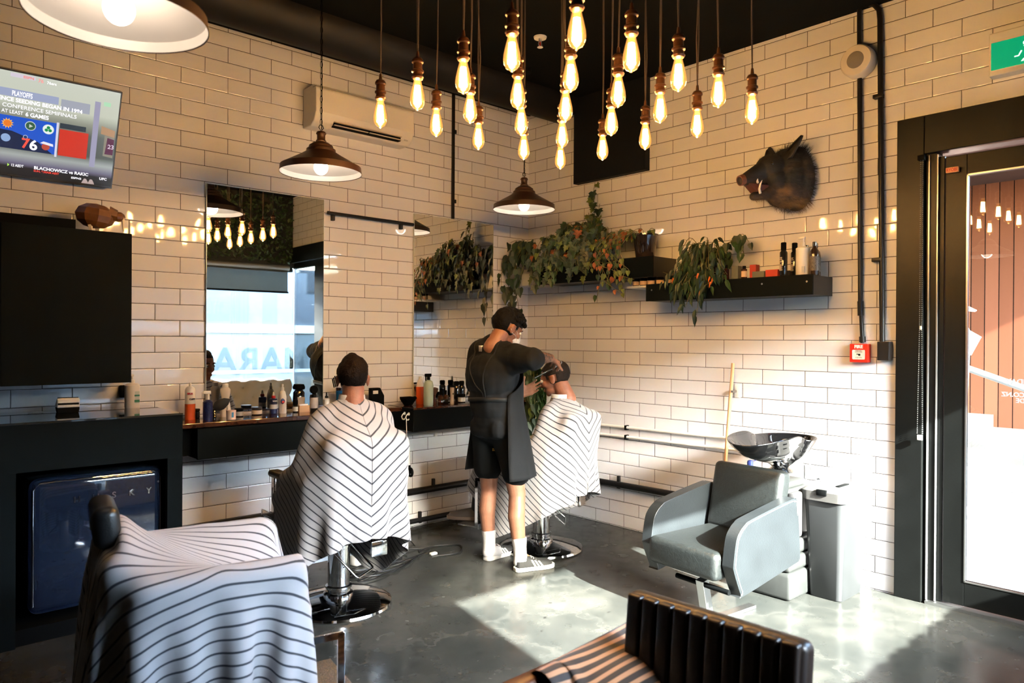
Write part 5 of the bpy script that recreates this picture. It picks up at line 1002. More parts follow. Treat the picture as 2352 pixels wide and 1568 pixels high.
def hair(M, m, parent, top=1.08, low=-.05, front=.05, fz=.062, name='hair', amp=.004, thin=0):
    b = B(); b.ell((0, -.018, .032), (.0785, .1, .0885), 72)
    dl = [v for v in b.bm.verts if (v.co.y > front and v.co.z < fz) or v.co.z < low-(.02 if v.co.y < -.05 else 0) or (v.co.y > .018 and v.co.z < .0+(.03 if v.co.y > .035 else 0)) or (abs(v.co.x) > .062 and abs(v.co.y+.012) < .026 and v.co.z < .022) ]
    bmesh.ops.delete(b.bm, geom=dl, context='VERTS')
    for v in b.bm.verts:
        nn = noise.noise(v.co*55)*amp+noise.noise(v.co*18)*amp*1.4; k = 1+nn/.09
        zz = max(0, v.co.z-.03)/.09; v.co = Vector((v.co.x*k, v.co.y*k, v.co.z*k*(1+(top-1)*zz)))
    o = b.obj(name, m, parent, M=M); s_ = o.modifiers.new('t', 'SOLIDIFY'); s_.thickness = .006; s_.offset = -1; return o
def eyes(M, parent, closed=False):
    for s_ in (-1, 1):
        e_ = B().ell(M @ Vector((s_*.031, .078, .003)), .0115*M.to_scale().x, 14).obj('eye', mat('eye_white', (.6, .55, .5), .2), parent); B().ell(M @ Vector((s_*.031, .0872, .003)), .0045*M.to_scale().x, 10).obj('pupil', BLKGLOSS, e_)
    [B().tube([M @ Vector((s_*.015, .088, .021)), M @ Vector((s_*.032, .090, .028)), M @ Vector((s_*.05, .078, .022))], .0035, 6).obj('eyebrow', HAIRD, parent) for s_ in (-1, 1)]
def hand_prims(w, fwd, nrm, side, curl=(.5, .5, .5, .5), spread=.06, thumb=(.6, .3), s=1.0):
    """w wrist, fwd to the fingers, nrm = out of the palm, side = +1 thumb on fwd x nrm side"""
    w = Vector(w); f = Vector(fwd).normalized(); n_ = Vector(nrm); n_ = (n_-f*n_.dot(f)).normalized(); t = f.cross(n_)*side; P = []
    k = lambda a, b_, c: w+(f*a+t*b_+n_*c)*s
    for x in (-.030, -.010, .012, .030): P.append(('c', k(.012, x*.6, 0), k(.085-abs(x-.008)*.25, x, 0), .013*s, .0115*s))
    P.append(('c', k(.02, .012, .006), k(.045, .03, .010), .014*s, .013*s))
    for i, (x, L) in enumerate(((.031, .072), (.011, .082), (-.010, .077), (-.030, .060))):
        a = k(.086-abs(x-.005)*.25, x, 0); d = (f+t*(x*spread*30)).normalized(); c = curl[i]; r = .0088*s
        for j, l_ in enumerate((.42, .32, .26)):
            ang = c*(j+.6); dd = (d*math.cos(ang)+n_*math.sin(ang)).normalized(); b_ = a+dd*L*l_*s; P.append(('c', a, b_, r, r*.9)); a = b_; r *= .9
    a = k(.04, .036, .010); d1 = (f*math.cos(thumb[0]+.35)+t*math.sin(thumb[0]+.35)+n_*thumb[1]).normalized(); b_ = a+d1*.036*s; P.append(('c', a, b_, .0115*s, .0105*s)); d2 = (d1+f*.35+n_*.1).normalized(); P.append(('c', b_, b_+d2*.032*s, .0105*s, .0085*s))
    return P
def shoe(parent, M, m, name='shoe', sole=None, L=.28):
    secs = []
    for y, w_, h in ((-.075, .028, .055), (-.06, .036, .075), (-.02, .038, .082), (.03, .038, .072), (.08, .043, .056), (.13, .046, .045), (.17, .040, .036), (.195, .022, .026)):
        secs.append([(w_*math.cos(a), y*L/.28, .018+max(0, math.sin(a))*h) if math.sin(a) >= -.01 else (w_*math.cos(a), y*L/.28, .016) for a in np.linspace(0, 2*pi, 17)[:-1]])
    o = loft(B(), [[M @ Vector(p) for p in s_] for s_ in secs]).obj(name, m, parent, sub=1)
    if sole is not None:
        out = [(w_*1.12, y*L/.28) for y, w_ in ((-.085, .015), (-.075, .03), (-.05, .038), (0, .038), (.05, .040), (.1, .046), (.15, .045), (.19, .034), (.207, .015))]
        pl = out+[(-x, y) for x, y in out[::-1]]; s2 = B(); s2.prism(pl, 2, 0, .027); s2.obj('sole', sole, o, M=M, bevel=.004)
    return o
# ---------------------------------------------------------------- seated customers
def customer(name_label, cape_label, loc, az, neck, headM, hairm, seed, skin, hair_kw, trouser, half=.70, front=1.12, weld=25):
    rz = -math.radians(az); t = thing('person', name_label, 'person', (*loc, 0), rz)
    nx, ny, nz = neck
    P = head_prims(headM)
    P += [('c', (nx, ny, nz-.03), (0, ny, nz-.09), .055, .07), ('c', (-.15, ny, nz-.11), (.15, ny, nz-.11), .055, .055), ('e', (0, ny, nz-.25), (.17, .11, .18)), ('e', (0, ny, nz-.42), (.145, .105, .16)), ('e', (0, -.09, .66), (.17, .12, .11))]
    for s_ in (-1, 1):
        el = Vector((s_*.265, ny+.06, nz-.38)); wr = Vector((s_*.15, ny+.34, .745))
        P += [('c', (s_*.18, ny, nz-.12), el, .046, .038), ('c', el, wr, .037, .026), ('c', (s_*.09, -.06, .67), (s_*.12, .40, .635), .078, .058), ('c', (s_*.12, .40, .635), (s_*.13, .47, .26), .055, .038)]
        P += hand_prims(wr, (-s_*.25, 1, -.15), (0, -.1, -1), -s_, (.35, .4, .4, .45))
    blob('body', skin, t, P, .0055, 3)
    q = [('e', (0, -.09, .66), (.185, .135, .115))]
    for s_ in (-1, 1): q += [('c', (s_*.09, -.06, .675), (s_*.12, .41, .645), .09, .07), ('c', (s_*.12, .41, .64), (s_*.13, .475, .265), .068, .052)]
    blob('trousers', trouser, t, q, .009, 3)
    q = [('e', (0, ny, nz-.25), (.185, .125, .175)), ('e', (0, ny, nz-.42), (.165, .12, .19)), ('c', (-.15, ny, nz-.12), (.15, ny, nz-.12), .062, .062)]
    for s_ in (-1, 1): q += [('c', (s_*.18, ny, nz-.12), (s_*.245, ny+.05, nz-.32), .058, .056)]
    blob('shirt', mat('dark_shirt', (.03, .035, .045), .8), t, q, .009, 3)
    SH = mat('dark_shoe', (.035, .028, .024), .45); 
    shoe(t, Matrix.Translation((-.15, .50, .172)) @ Matrix.Rotation(.35, 4, 'Z'), SH, sole=mat('tan_sole', (.10, .07, .05), .6)); shoe(t, Matrix.Translation((.13, .48, .172)) @ Matrix.Rotation(-.1, 4, 'Z'), SH, sole=mat('tan_sole'))
    eyes(headM, t); hair(headM, hairm, t, **hair_kw)
    nc = np.array([nx, ny, nz]); Pc, flat, uvs = cape_grid(nc, half=half, front=front, seed=seed)
    Pc = cloth(Pc, flat, [(0, slice(None))], sit_coll((nx, ny, nz)), weld=weld, fric=.25)
    cp = thing('barber_cape', cape_label, 'cape', (*loc, 0), rz)
    cloth_obj('cape_cloth', Pc, uvs, cp)
    b = B(); b.lathe([(.066, nz-.012), (.066, nz+.0), (.065, nz+.022), (.067, nz+.026), (.0695, nz+.022), (.074, nz-.012)], c=(nx, ny, 0), n=40, sy=1.08).obj('neck_strip', WHITEC, cp)
    return t
Rx = Matrix.Rotation
M1 = Matrix.Translation((.02, -.115, 1.298)) @ Rx(math.radians(-24), 4, 'Z') @ Rx(math.radians(-4), 4, 'X') @ Matrix.Scale(1.12, 4)
customer('seated customer with brown hair, back to the camera, wrapped in a striped cape', 'blue striped white cape on the customer facing the first mirror', C1, AZ1, (0, -.145, 1.192), M1, HAIRD, 3, SKIN2, dict(top=1.06, low=-.062, front=.06, fz=.055), mat('charcoal_trousers', (.02, .022, .028), .85), half=.78, front=1.15)
M2 = Matrix.Translation((0.0, -.10, 1.245)) @ Rx(math.radians(8), 4, 'Z') @ Rx(math.radians(-16), 4, 'X') @ Matrix.Scale(1.1, 4)
customer('seated older customer with short greying hair leaning his head forward under the barber\'s hands', 'striped cape on the customer whose hair the standing barber is cutting', C2, AZ2, (0, -.16, 1.112), M2, HAIRG, 5, SKIN2, dict(top=1.0, low=-.055, front=.05, fz=.066, amp=.002), mat('charcoal_trousers'), half=.72)
# cape thrown over the empty chair
n_, m_ = 60, 70
xx, yy = np.meshgrid(np.linspace(-.42, .86, m_), np.linspace(-.86, .72, n_)); flat = np.stack([yy, xx], -1)
P0 = np.stack([xx, yy, .87-.12*np.clip(np.abs(xx)-.2, 0, 1)+.004*np.sin(xx*31+yy*17)], -1)
coll = [((-.20, -.295, .81), (.20, -.295, .81), .045, .045), ((-.20, -.265, .66), (-.20, -.285, .80), .052, .048), ((.20, -.265, .66), (.20, -.285, .80), .052, .048), ('e', (0, -.28, .76), (.25, .06, .17)), ('e', (0, .02, .54), (.30, .32, .085))]
for s_ in (-1, 1): coll += [((s_*.285, -.23, .757), (s_*.285, .26, .757), .04, .04), ((s_*.275, -.22, .66), (s_*.275, .22, .66), .03, .03), ((s_*.275, -.22, .57), (s_*.275, .22, .57), .03, .03)]
iy = int(np.argmin(np.abs(yy[:, 0]+.30))); pins = [(iy, int(j)) for j in range(m_) if abs(xx[0, j]) < .16]
for p_ in pins: P0[p_][2] = .868
for ax_, ay_ in ((.29, .235), (.29, .0), (-.29, .235), (-.29, .05)):
    q_ = (int(np.argmin(np.abs(yy[:, 0]-ay_))), int(np.argmin(np.abs(xx[0]-ax_)))); P0[q_][2] = .813; pins.append(q_)
P3 = cloth(P0, flat, pins, coll, steps=95, it=18, th=.012, fric=.9, vmax=.9)
cp = thing('barber_cape', 'striped cape thrown over the empty barber chair in the left foreground', 'cape', (*C3, 0), -math.radians(AZ3)); cloth_obj('cape_cloth', P3, flat, cp)
# crumpled cape on the foreground armchair arm
n_, m_ = 44, 44
xx, yy = np.meshgrid(np.linspace(-.26, .26, m_), np.linspace(-.26, .26, n_)); flat = np.stack([xx*2, yy*2], -1)
rg = np.random.RandomState(3); P0 = np.stack([xx*.5, yy*.5, .80+.04*np.sin(xx*40)+.04*np.cos(yy*47)+rg.randn(n_, m_)*.004], -1)
P0 = cloth(P0, flat*.85, [], [((-.3, .0, .61), (.3, .0, .61), .042, .042), ('e', (0, -.1, .50), (.25, .14, .14))], steps=60, it=4, th=.012)
cp = thing('barber_cape', 'crumpled dark striped cape lying on the arm of the foreground armchair', 'cape', (-3.10, -3.53, .0), .1)
cloth_obj('cape_cloth', P0, flat, cp, m=stripe_mat('dark_striped_cloth', .03, .6, (.015, .015, .017), (.42, .24, .14)))
# ---------------------------------------------------------------- standing barber
bt = thing('person', 'standing barber with black hair, face mask, black shirt and apron cutting a customer\'s hair', 'person', (0, 0, 0))
V = Vector
sR, sL = V((-1.45, -1.33, 1.45)), V((-1.44, -1.03, 1.44))
eR = px(1230, 822, 4.64); wR = px(1264, 822, 4.86); hipR, hipL = V((-1.40, -1.26, .90)), V((-1.41, -1.08, .90))
kR, kL = V((-1.355, -1.325, .49)), V((-1.385, -1.07, .49)); aR, aL = V((-1.375, -1.38, .09)), V((-1.385, -1.075, .09))
wL = px(1196, 905, 5.03); eL = V((-1.47, -1.03, 1.15))
MH = Matrix.Translation((-1.385, -1.25, 1.598)) @ Rx(math.radians(-97), 4, 'Z') @ Rx(math.radians(-24), 4, 'X') @ Matrix.Scale(1.1, 4)
P = head_prims(MH)
P += [('c', V((-1.395, -1.235, 1.53)), V((-1.42, -1.20, 1.46)), .050, .050), ('c', sR+V((0, .03, 0)), sL-V((0, .03, 0)), .06, .06), ('e', (-1.45, -1.19, 1.30), (.12, .17, .17)), ('e', (-1.43, -1.18, 1.10), (.10, .145, .18)), ('e', (-1.41, -1.17, .93), (.115, .165, .12)),
      ('c', sR, eR, .05, .042), ('c', eR, wR, .05, .028), ('c', sL, eL, .05, .04), ('c', eL, wL, .04, .026),
      ('c', hipR, kR, .09, .058), ('c', hipL, kL, .09, .058), ('c', kR, kR+(aR-kR)*.36+V((-.018, 0, 0)), .056, .058), ('c', kR+(aR-kR)*.36+V((-.018, 0, 0)), aR, .057, .037), ('c', kL, kL+(aL-kL)*.36+V((-.018, 0, 0)), .056, .058), ('c', kL+(aL-kL)*.36+V((-.018, 0, 0)), aL, .057, .037),
      ('c', aR, aR+V((.08, -.02, -.045)), .036, .028), ('c', aL, aL+V((.08, .01, -.045)), .036, .028)]
fR = (px(1290, 838, 5.02)-wR).normalized(); P += hand_prims(wR, fR, V((.1, .35, -1)), -1, (.75, .6, .65, .7), thumb=(.35, .5))
fL = (px(1250, 878, 5.0)-wL).normalized(); P += hand_prims(wL, fL, V((-.45, -.75, .35)), -1, (.25, .12, .2, .35), thumb=(.75, .15))
blob('body', SKIN, bt, P, .0046, 3)
eyes(MH, bt)
# hair: thick curly top, cropped sides
hr = hair(MH, HAIRB, bt, top=1.12, low=-.045, front=.062, fz=.05, amp=.004)
b = B(); rr = random.Random(2)
for k in range(190):
    a = rr.uniform(0, 6.28); e_ = rr.uniform(.18, 1.55); d = V((math.cos(a)*math.cos(e_), math.sin(a)*math.cos(e_), math.sin(e_)))
    c = V((d.x*.074, d.y*.094+.0, d.z*.092+.036)); c.y += .012*max(0, d.y)
    if d.y < -.55 and d.z < .5: continue
    b.ell(MH @ c, rr.uniform(.012, .02), 8)
o = b.obj('hair_top', HAIRB, hr); r_ = o.modifiers.new('r', 'REMESH'); r_.mode = 'VOXEL'; r_.voxel_size = .004; bake(o)
mk = blob('face_mask', mat('mask_white', (.75, .78, .8), .7), bt, [('e', MH @ V((0, .058, -.05)), (.052, .05, .048), MH.to_3x3().to_4x4()), ('e', MH @ V((0, .085, -.035)), (.028, .03, .035), MH.to_3x3().to_4x4())], .005, 3)
b = B(); [b.tube([MH @ V(p) for p in ((s_*.045, .07, -.03+dz), (s_*.066, .03, -.012+dz*.6), (s_*.078, -.005, .0+dz), (s_*.08, -.03, -.002+dz*.2))], .0016, 6) for s_ in (-1, 1) for dz in (.012, -.03)]; b.obj('ear_loop', mat('mask_white'), mk)
BLK = mat('faded_black_cotton', (.012, .0125, .014), .85, vary=.35, vscale=10, bump=.1, bscale=40)
def folds(o, amp, f=(9, 9, 2.2), seed=0, zfade=None):
    me = o.data; me.update()
    nn_ = [v.normal.copy() for v in me.vertices]
    for v, vn in zip(me.vertices, nn_):
        c = v.co.copy(); k = noise.noise(V((c.x*f[0]+seed, c.y*f[1], c.z*f[2])))+.5*noise.noise(V((c.x*f[0]*2.3+seed, c.y*f[1]*2.3, c.z*f[2]*2)))
        v.co = c+vn*k*amp
from mathutils.bvhtree import BVHTree
def tree(o): return BVHTree.FromPolygons([v.co for v in o.data.vertices], [p.vertices for p in o.data.polygons])
q = [('e', (-1.47, -1.19, 1.29), (.165, .205, .18)), ('c', sR+V((-.01, .04, -.01)), sL+V((-.01, -.04, -.01)), .085, .085), ('e', (-1.45, -1.18, 1.12), (.145, .185, .2)), ('c', sR+V((-.01, .02, -.03)), sR+(eR-sR)*.90+V((0, 0, -.012)), .09, .082), ('c', sR+V((0, .02, -.1)), sR+(eR-sR)*.5+V((0, 0, -.06)), .09, .06), ('c', sL+V((-.01, -.01, -.01)), sL+(eL-sL)*.75, .085, .085),
     ('e', (-1.43, -1.18, .99), (.14, .18, .13)), ('b', (-1.555, -1.30, -1.345, -1.015, .862, 1.0, .05)), ('c', (-1.418, -1.21, 1.52), (-1.45, -1.19, 1.45), .070, .105), ('e', (-1.455, -1.18, 1.465), (.11, .16, .075)), ('e', (-1.475, -1.20, 1.515), (.065, .085, .055))]
sh_ = blob('shirt', mat('charcoal_cotton', (.011, .0125, .0145), .9, spec=.15, vary=.35, vscale=10, bump=.1, bscale=40), bt, q, .0075, 4); folds(sh_, .018, (8, 8, 2.5))
q = [('e', (-1.41, -1.17, .92), (.125, .18, .12)), ('c', hipR+V((0, 0, -.02)), kR+V((-.01, .0, .15)), .108, .098), ('c', hipL+V((0, 0, -.02)), kL+V((-.01, 0, .15)), .108, .098)]
st_ = blob('shorts', mat('black_shorts', (.004, .005, .006), .9, spec=.1), bt, q, .0075, 5); folds(st_, .010, (10, 10, 3), 5)
pt = B().box(-.013, .013, -.013, .013, -.001, .001).obj('shorts_patch', BLACK, st_, False); h_ = tree(st_).ray_cast(CP, (px(1134, 1032, 4.7)-CP).normalized()); pt.matrix_local = Matrix.Translation((h_[0] or px(1134, 1032, 4.8))-_F*.003) @ frame((0, 0, 0), (.8, -.6, 0), (0, 0, 1))
b = B(); [b.ell((x, y, .0015), (.0045, .0045, .001), 8) for x in (-.005, .005) for y in (-.005, .005)]; b.obj('gold_logo', mat('gold_thread', (.8, .4, .05), .5), pt)
# apron: curved sheet round the front and near side
nu, nv = 30, 34; pts = []
for i in range(nv+1):
    t_ = i/nv; z = 1.36-t_*.75; row = []
    for j in range(nu+1):
        s_ = j/nu; wdt = .35+.85*min(1, max(0, (1.28-z)/.16)); a0 = math.radians(-8-104*min(1, wdt)); a1 = math.radians(8+88*min(1, wdt)); a = a0+(a1-a0)*s_
        fl = max(0, 1.1-z)*.20; row.append((-1.425+(.165+fl)*math.cos(a)+.012*math.sin(9*a+z*4)*t_, -1.18+(.205+fl*.75)*math.sin(a), z))
    pts.append(row)
me = bpy.data.meshes.new('apron'); me.from_pydata([p for r_ in pts for p in r_], [], [(i*(nu+1)+j, i*(nu+1)+j+1, (i+1)*(nu+1)+j+1, (i+1)*(nu+1)+j) for i in range(nv) for j in range(nu)]); me.shade_smooth(); me.materials.append(mat('apron_black', (.007, .008, .0095), .8, spec=.2, bump=.15, bscale=300))
ap = bpy.data.objects.new('apron', me); COL.objects.link(ap); ap.parent = bt; s_ = ap.modifiers.new('t', 'SOLIDIFY'); s_.thickness = .004
b = B(); bvh = tree(sh_); ws = []
for a in np.linspace(0, 2*pi, 48)[:-1]:
    d = V((math.cos(a), math.sin(a), 0)); z = 1.13+.006*math.sin(a*2); hit = bvh.ray_cast(V((-1.44, -1.18, z))+d*.5, -d); ws.append(tuple((hit[0] if hit[0] else V((-1.44, -1.18, z))+d*.18)+d*.006))
def onshirt(pts, off=.004):
    r_ = []
    for p in pts:
        h_ = bvh.find_nearest(V(p)); r_.append(h_[0]+h_[1]*off)
    return r_
b.tube(ws, .006, 6, True); b2 = B()
A_ = [b2.bm.verts.new((x, y, z-.014)) for x, y, z in ws]; C_ = [b2.bm.verts.new((x, y, z+.014)) for x, y, z in ws]
for k in range(len(ws)): b2.bm.faces.new((A_[k], A_[(k+1) % len(ws)], C_[(k+1) % len(ws)], C_[k]))
b.bm.free(); w_ = b2.obj('waist_strap', mat('strap_black', (.007, .008, .009), .6, spec=.3), ap); m_ = w_.modifiers.new('t', 'SOLIDIFY'); m_.thickness = .005; m_.offset = 1
b = B(); b.tube(onshirt(smoothpath([V(p) for p in [(-1.43, -1.28, 1.56), (-1.55, -1.31, 1.46), (-1.65, -1.29, 1.30), (-1.62, -1.27, 1.15)]], 8), .001), .0045, 8); b.tube(onshirt(smoothpath([V(p) for p in [(-1.43, -1.10, 1.56), (-1.55, -1.10, 1.46), (-1.65, -1.15, 1.30), (-1.62, -1.25, 1.15)]], 8), .001), .0045, 8); cr = b.obj('shoulder_strap', mat('strap_black'), ap)
pk = onshirt([px(1098, 800, 4.85)])[0]; B().box(-.014, .014, -.02, .02, -.002, .004, .001, M=Matrix.Translation(pk) @ frame((0, 0, 0), (.74, -.67, 0), (0, 0, 1))).obj('strap_keeper', STEEL, cr)
WSK = mat('white_sock', (.5, .5, .5), .85, bump=.3, bscale=300)
for a, kn in ((aR, kR), (aL, kL)):
    up = (kn+V((-.012, 0, 0))-a).normalized(); so_ = B().tube([a+up*t_ for t_ in (-.03, 0, .03, .06, .09, .112, .12)], [.048, .0455, .044, .0455, .049, .0515, .050], 28).ell(a+V((.0, 0, -.035)), (.05, .043, .045), 20).cyl(a+V((0, 0, -.03)), a+V((.085, -.012, -.045)), .044, .034, 20).obj('sock', WSK, bt)
SB = mat('black_suede', (.007, .007, .008), .7, bump=.2, bscale=200); SW = mat('white_rubber', (.5, .49, .47), .5)
for heel, toe in ((V((-1.42, -1.385, 0)), V((-1.16, -1.465, 0))), (V((-1.41, -1.075, 0)), V((-1.145, -1.045, 0)))):
    d = (toe-heel).normalized(); Ms = Matrix.Translation(heel+d*.075) @ Rx(math.atan2(d.y, d.x)-pi/2, 4, 'Z')
    s_ = shoe(bt, Ms, SB, 'shoe', SW)
    for sd in (-1, 1):
        b = B()
        for k in range(3):
            y0 = .045+.026*k; b.poly([Ms @ V(p) for p in ((sd*.0455, y0+.0, .024), (sd*.0455, y0+.013, .024), (sd*.030, y0-.012, .070-.006*k), (sd*.030, y0-.025, .072-.006*k))])
        o = b.obj('side_stripe', WHITEP, s_, False); m_ = o.modifiers.new('t', 'SOLIDIFY'); m_.thickness = .006; m_.offset = 0
    b = B(); [b.tube([Ms @ V((-.022, .03+.017*k, .083-.008*k)), Ms @ V((0, .034+.017*k, .091-.009*k)), Ms @ V((.022, .03+.017*k, .083-.008*k))], .0022, 6) for k in range(5)]; b.obj('shoelace', WHITEP, s_)
# tattoo sleeve: inked bands following the forearm skin
ti = bpy.data.materials.new('tattoo_ink'); ti.use_nodes = True; n = ti.node_tree; pb = n.nodes['Principled BSDF']; pb.inputs['Base Color'].default_value = (.05, .055, .05, 1); pb.inputs['Roughness'].default_value = .5
tc = node(n, 'ShaderNodeTexCoord'); mp = node(n, 'ShaderNodeTexNoise'); mp.inputs['Scale'].default_value = 34; mp.inputs['Detail'].default_value = 2; mp.inputs['Distortion'].default_value = 2.5; link(n, tc.outputs['Object'], mp.inputs['Vector'])
mr = node(n, 'ShaderNodeMapRange', i1=.50, i2=.53); link(n, mp.outputs[0], mr.inputs[0]); mm = node(n, 'ShaderNodeMath', operation='MULTIPLY', i1=.75); link(n, mr.outputs[0], mm.inputs[0]); link(n, mm.outputs[0], pb.inputs['Alpha'])
b = B(); dF = wR-eR; b.tube([eR+dF*t_ for t_ in np.linspace(.02, .86, 12)], [.0512+(.0295-.0512)*t_ for t_ in np.linspace(.02, .86, 12)], 28); b.obj('forearm_tattoo', ti, bt)
cm_ = thing('comb', 'dark comb held in the barber\'s raised hand over the customer\'s hair', 'comb', (0, 0, 0)); pa, pb_ = px(1284, 838, 5.03), px(1228, 868, 4.98); b = B(); b.cyl(pa, pb_, .006, .004); up = V((.1, .3, -.9)).normalized()
for k in range(22): q = pa+(pb_-pa)*(k/22); b.cyl(q, q+up*.022, .0012, .0008, 5)
b.obj('comb_teeth', BLKGLOSS, cm_)
sc = thing('scissors', 'silver scissors in the barber\'s raised right hand', 'scissors', (0, 0, 0)); b = B(); pa = px(1286, 832, 4.93); b.tube([pa+V((0, .016*math.cos(a), .012*math.sin(a))) for a in np.linspace(0, 6.28, 13)[:-1]], .0025, 6, True); b.obj('finger_ring', STEEL, sc); B().cyl(pa+V((.01, .01, 0)), pa+V((.06, .10, -.03)), .004, .001).obj('blade', STEEL, sc)
# ---------------------------------------------------------------- outside
CON = mat('pale_concrete', (.085, .0845, .083), .8, vary=.08, vscale=3, bump=.2, bscale=30); CON2 = mat('grey_concrete', (.04, .039, .038), .8, vary=.1, vscale=5)
struct(B().box(.0, 30, -40, 12, -.12, -.02).box(-40, 0, -40, -6.2, -.12, -.02).obj('floor_outside', CON, smooth=False))
stp = thing('entrance_steps', 'pale concrete steps rising outside the glass door', 'steps', (0, 0, 0))
for k, (y, z) in enumerate(((-3.12, .15), (-2.62, .30), (-2.1, .45), (-1.6, .60))):
    s_ = B().box(.3, 4.995, y, 6, z-.17, z).obj('step', CON, stp, False); B().box(.3, 4.995, y-.004, y+.05, z-.006, z+.002).obj('nosing_strip', CON2, s_, False)
def clad_mat():
    m = bpy.data.materials.new('timber_cladding'); m.use_nodes = True; n = m.node_tree; b = n.nodes['Principled BSDF']; tc = node(n, 'ShaderNodeTexCoord'); sp = node(n, 'ShaderNodeSeparateXYZ'); link(n, tc.outputs['Object'], sp.inputs[0])
    d = node(n, 'ShaderNodeMath', operation='DIVIDE', i1=.14); link(n, sp.outputs[1], d.inputs[0]); f = node(n, 'ShaderNodeMath', operation='FRACT'); link(n, d.outputs[0], f.inputs[0]); g = node(n, 'ShaderNodeMath', operation='GREATER_THAN', i1=.93); link(n, f.outputs[0], g.inputs[0])
    fl = node(n, 'ShaderNodeMath', operation='FLOOR'); link(n, d.outputs[0], fl.inputs[0]); wn = node(n, 'ShaderNodeTexWhiteNoise', noise_dimensions='1D'); link(n, fl.outputs[0], wn.inputs['W'])
    r = node(n, 'ShaderNodeMix', data_type='RGBA'); link(n, wn.outputs[0], r.inputs[0]); r.inputs[6].default_value = (.060, .021, .0115, 1); r.inputs[7].default_value = (.078, .029, .0165, 1)
    x = node(n, 'ShaderNodeMix', data_type='RGBA'); link(n, g.outputs[0], x.inputs[0]); link(n, r.outputs[2], x.inputs[6]); x.inputs[7].default_value = (.002, .001, .0008, 1); link(n, x.outputs[2], b.inputs['Base Color']); b.inputs['Roughness'].default_value = .8; b.inputs['Specular IOR Level'].default_value = .03; return m
CL = clad_mat(); struct(B().box(5, 5.2, -9, 6, .70, 3.4).obj('wall_outside', CL, smooth=False)); struct(B().box(4.98, 5.2, -2.48, 6, -.1, .70).box(4.98, 5.2, -9, -2.48, -.1, .56).obj('trim_1', CON2, smooth=False))
struct(B().box(5.0, 5.2, -9, -2.48, .56, .70).obj('wall_outside_base', CL, smooth=False))
struct(B().box(.12, 5.2, -5.4, 6, 3.35, 3.45).obj('ceiling_outside', mat('timber_soffit', (.03, .010, .005), .6, vary=.2, vscale=6), smooth=False))
hrl = tag(B().cyl((3, -2.3, 1.46), (3, -4.3, .72), .03, n=12).cyl((3, -2.62, 1.34), (3, -2.62, .28), .018).cyl((3, -4.2, .75), (3, -4.2, -.02), .018).obj('handrail', mat('galvanised', (.16, .16, .16), .4, .5)), 'sloping galvanised handrail beside the steps outside the door', 'handrail')
# figure outside, mostly behind the door stile: white cap and a white paper in the hand
po = thing('person', 'person outside the door in a white cap, mostly hidden by the door frame', 'person', (0, 0, 0))
hc = px(2188, 706, 6.0); ang = math.radians(-90); MO = Matrix.Translation(hc) @ Rx(math.atan2(_R.y, _R.x)-pi/2, 4, 'Z')
base = V((hc.x, hc.y, 0)); Q = head_prims(MO); zz = hc.z; fo = (MO.to_3x3() @ V((0, 1, 0))); sd = (MO.to_3x3() @ V((1, 0, 0)))
Q += [('c', base+V((0, 0, zz-.2))-fo*.05, base+V((0, 0, zz-.75))-fo*.06, .15, .13)]
hp = px(2228, 785, 5.95)
for s_ in (-1, 1):
    sh0 = base+V((0, 0, zz-.27))+sd*s_*.17-fo*.06; ell_ = base+V((0, 0, zz-.55))+sd*s_*.2-fo*.10; hw = hp-fo*.09-V((0, 0, .06)) if s_ > 0 else base+V((0, 0, zz-.8))+sd*s_*.2
    Q += [('c', sh0, ell_, .05, .04), ('c', ell_, hw, .038, .026)]; Q += hand_prims(hw, (hp-hw) if s_ > 0 else V((0, 0, -1)), sd*-s_, 1, (.5, .5, .6, .6))
    Q += [('c', base+V((0, 0, zz-.75))+sd*s_*.09-fo*.06, base+V((0, 0, .5))+sd*s_*.1-fo*.04, .085, .055), ('c', base+V((0, 0, .5))+sd*s_*.1-fo*.04, base+V((0, 0, .24))+sd*s_*.1-fo*.06, .055, .04)]
blob('body', mat('light_skin', (.66, .38, .27), .5), po, Q, .009, 3)
blob('jacket', mat('grey_jacket', (.012, .012, .014), .8), po, [('c', base+V((0, 0, zz-.24))-fo*.05, base+V((0, 0, zz-.78))-fo*.06, .175, .16), ('c', base+V((0, 0, zz-.27))+sd*.17-fo*.06, base+V((0, 0, zz-.5))+sd*.2-fo*.09, .065, .055), ('c', base+V((0, 0, zz-.27))-sd*.17-fo*.06, base+V((0, 0, zz-.5))-sd*.2-fo*.09, .065, .055)], .012, 4)
blob('trousers', mat('charcoal_trousers'), po, [('c', base+V((0, 0, zz-.78))+sd*s_*.085-fo*.06, base+V((0, 0, .3))+sd*s_*.1-fo*.05, .10, .065) for s_ in (-1, 1)], .012, 4)
for s_ in (-1, 1): shoe(po, Matrix.Translation(base+sd*s_*.1-fo*.04+V((0, 0, .15))) @ Rx(math.atan2(fo.y, fo.x)-pi/2, 4, 'Z'), mat('dark_shoe'), sole=SW)
b = B(); b.ell((0, -.01, .04), (.09, .11, .085), 24); bmesh.ops.delete(b.bm, geom=[v for v in b.bm.verts if v.co.z < .03], context='VERTS'); b.prism([(-.07, .08), (.07, .08), (.05, .165), (0, .185), (-.05, .165)], 2, .03, .036); b.obj('cap', mat('white_cap', (.85, .84, .78), .8), po, M=MO @ Rx(-.35, 4, 'X'))
pp = thing('paper', 'white paper held up by the person outside the door', 'paper', hp); pp.rotation_euler = (0, 0, _y*-1); B().box(-.055, .06, -.002, .002, -.09, .08, M=Rx(.5, 4, 'Y')).obj('sheet', WHITEC, pp, False)
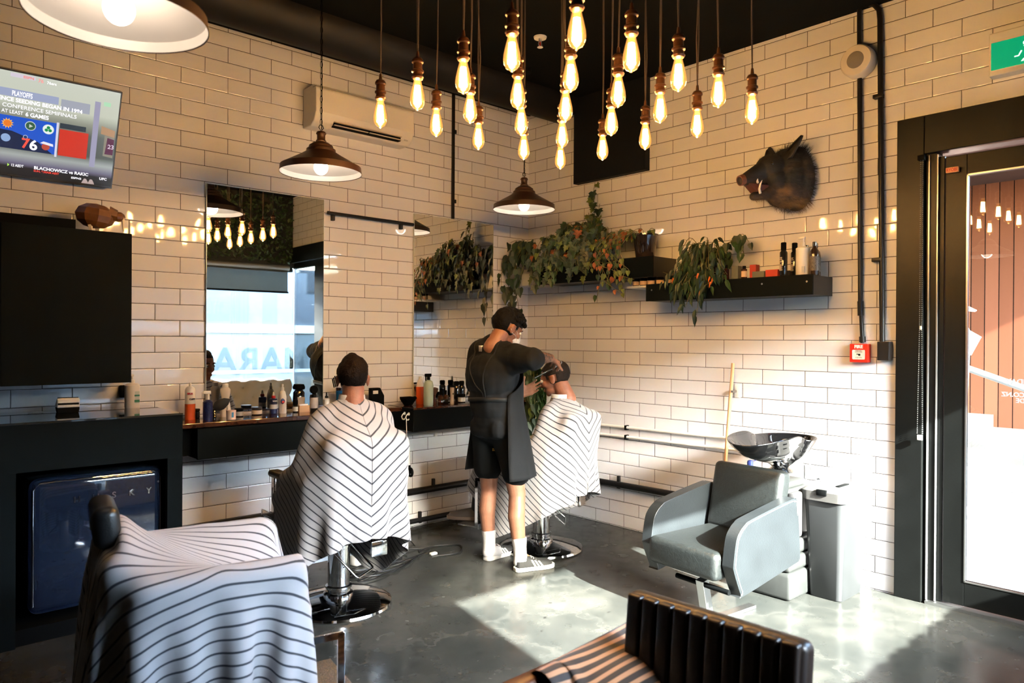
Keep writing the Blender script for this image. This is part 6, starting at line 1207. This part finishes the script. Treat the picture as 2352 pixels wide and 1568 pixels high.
# building across the lane, seen only in the mirror, with its window lettering
ob = thing('opposite_building', 'pale glass fronted building across the lane with large grey lettering, seen in the mirror', 'building', (0, -9, 0))
B().box(-14, 4.9, -.8, 0, 0, 2.9).obj('wall', mat('blue_grey_wall', (.075, .075, .078), .7), ob, False)
B().box(-14, 4.9, 0, .04, 0, 1.62).obj('frosted_glazing', mat('pale_glazing', (.14, .15, .145), .5), ob, False); B().box(-14, 4.9, 0, .07, 1.62, 1.78).obj('ledge', WHITEP, ob, False); B().box(-14, 4.9, .30, .34, .86, .92).obj('white_rail', WHITEP, ob, False)
text('MARA', .70, mat('grey_lettering', (.055, .066, .066), .6), ob, frame((.95, .05, 1.06), (-1, 0, 0), (0, 0, 1)), w=1.9, bold=.012)
# tufted bench under the window, seen in the mirror
bh = thing('tufted_bench', 'button tufted beige bench below the shop window, seen in the mirror', 'bench', (0, 0, 0)); BE = mat('beige_velvet', (.32, .28, .22), .85)
B().box(-2.5, -.12, -5.36, -4.78, .12, .44, .04).obj('bench_seat', BE, bh)
me = bpy.data.meshes.new('tufted_back'); nx_, nz_ = 150, 36; vs = []; 
for j in range(nz_+1):
    for i in range(nx_+1):
        x = -2.5+2.38*i/nx_; v_ = j/nz_; top = .90+.025*abs(math.sin((x+2.5)*pi/.26)); z = .44+(top-.44)*v_
        u1 = (x+2.5)/.13; w1 = (z-.44)/.13; dd = min(math.hypot(u1-2*round((u1-k)/2)-k, w1-2*round((w1-k)/2)-k) for k in (0, 1)); vs.append((x, -5.24+.05*(1-math.exp(-dd*dd*6))-.02+.05*(1-v_), z))
F2 = [(j*(nx_+1)+i, j*(nx_+1)+i+1, (j+1)*(nx_+1)+i+1, (j+1)*(nx_+1)+i) for j in range(nz_) for i in range(nx_)]
me.from_pydata(vs, [], F2); me.shade_smooth(); me.materials.append(BE); tb = bpy.data.objects.new('tufted_back', me); COL.objects.link(tb); tb.parent = bh; m_ = tb.modifiers.new('t', 'SOLIDIFY'); m_.thickness = .07
b = B(); [b.box(x-.03, x+.03, y-.03, y+.03, 0, .12) for x in (-2.42, -.2) for y in (-5.3, -4.84)]; b.obj('bench_leg', BLACK, bh, False)

bpy.data.scenes.remove(WB)
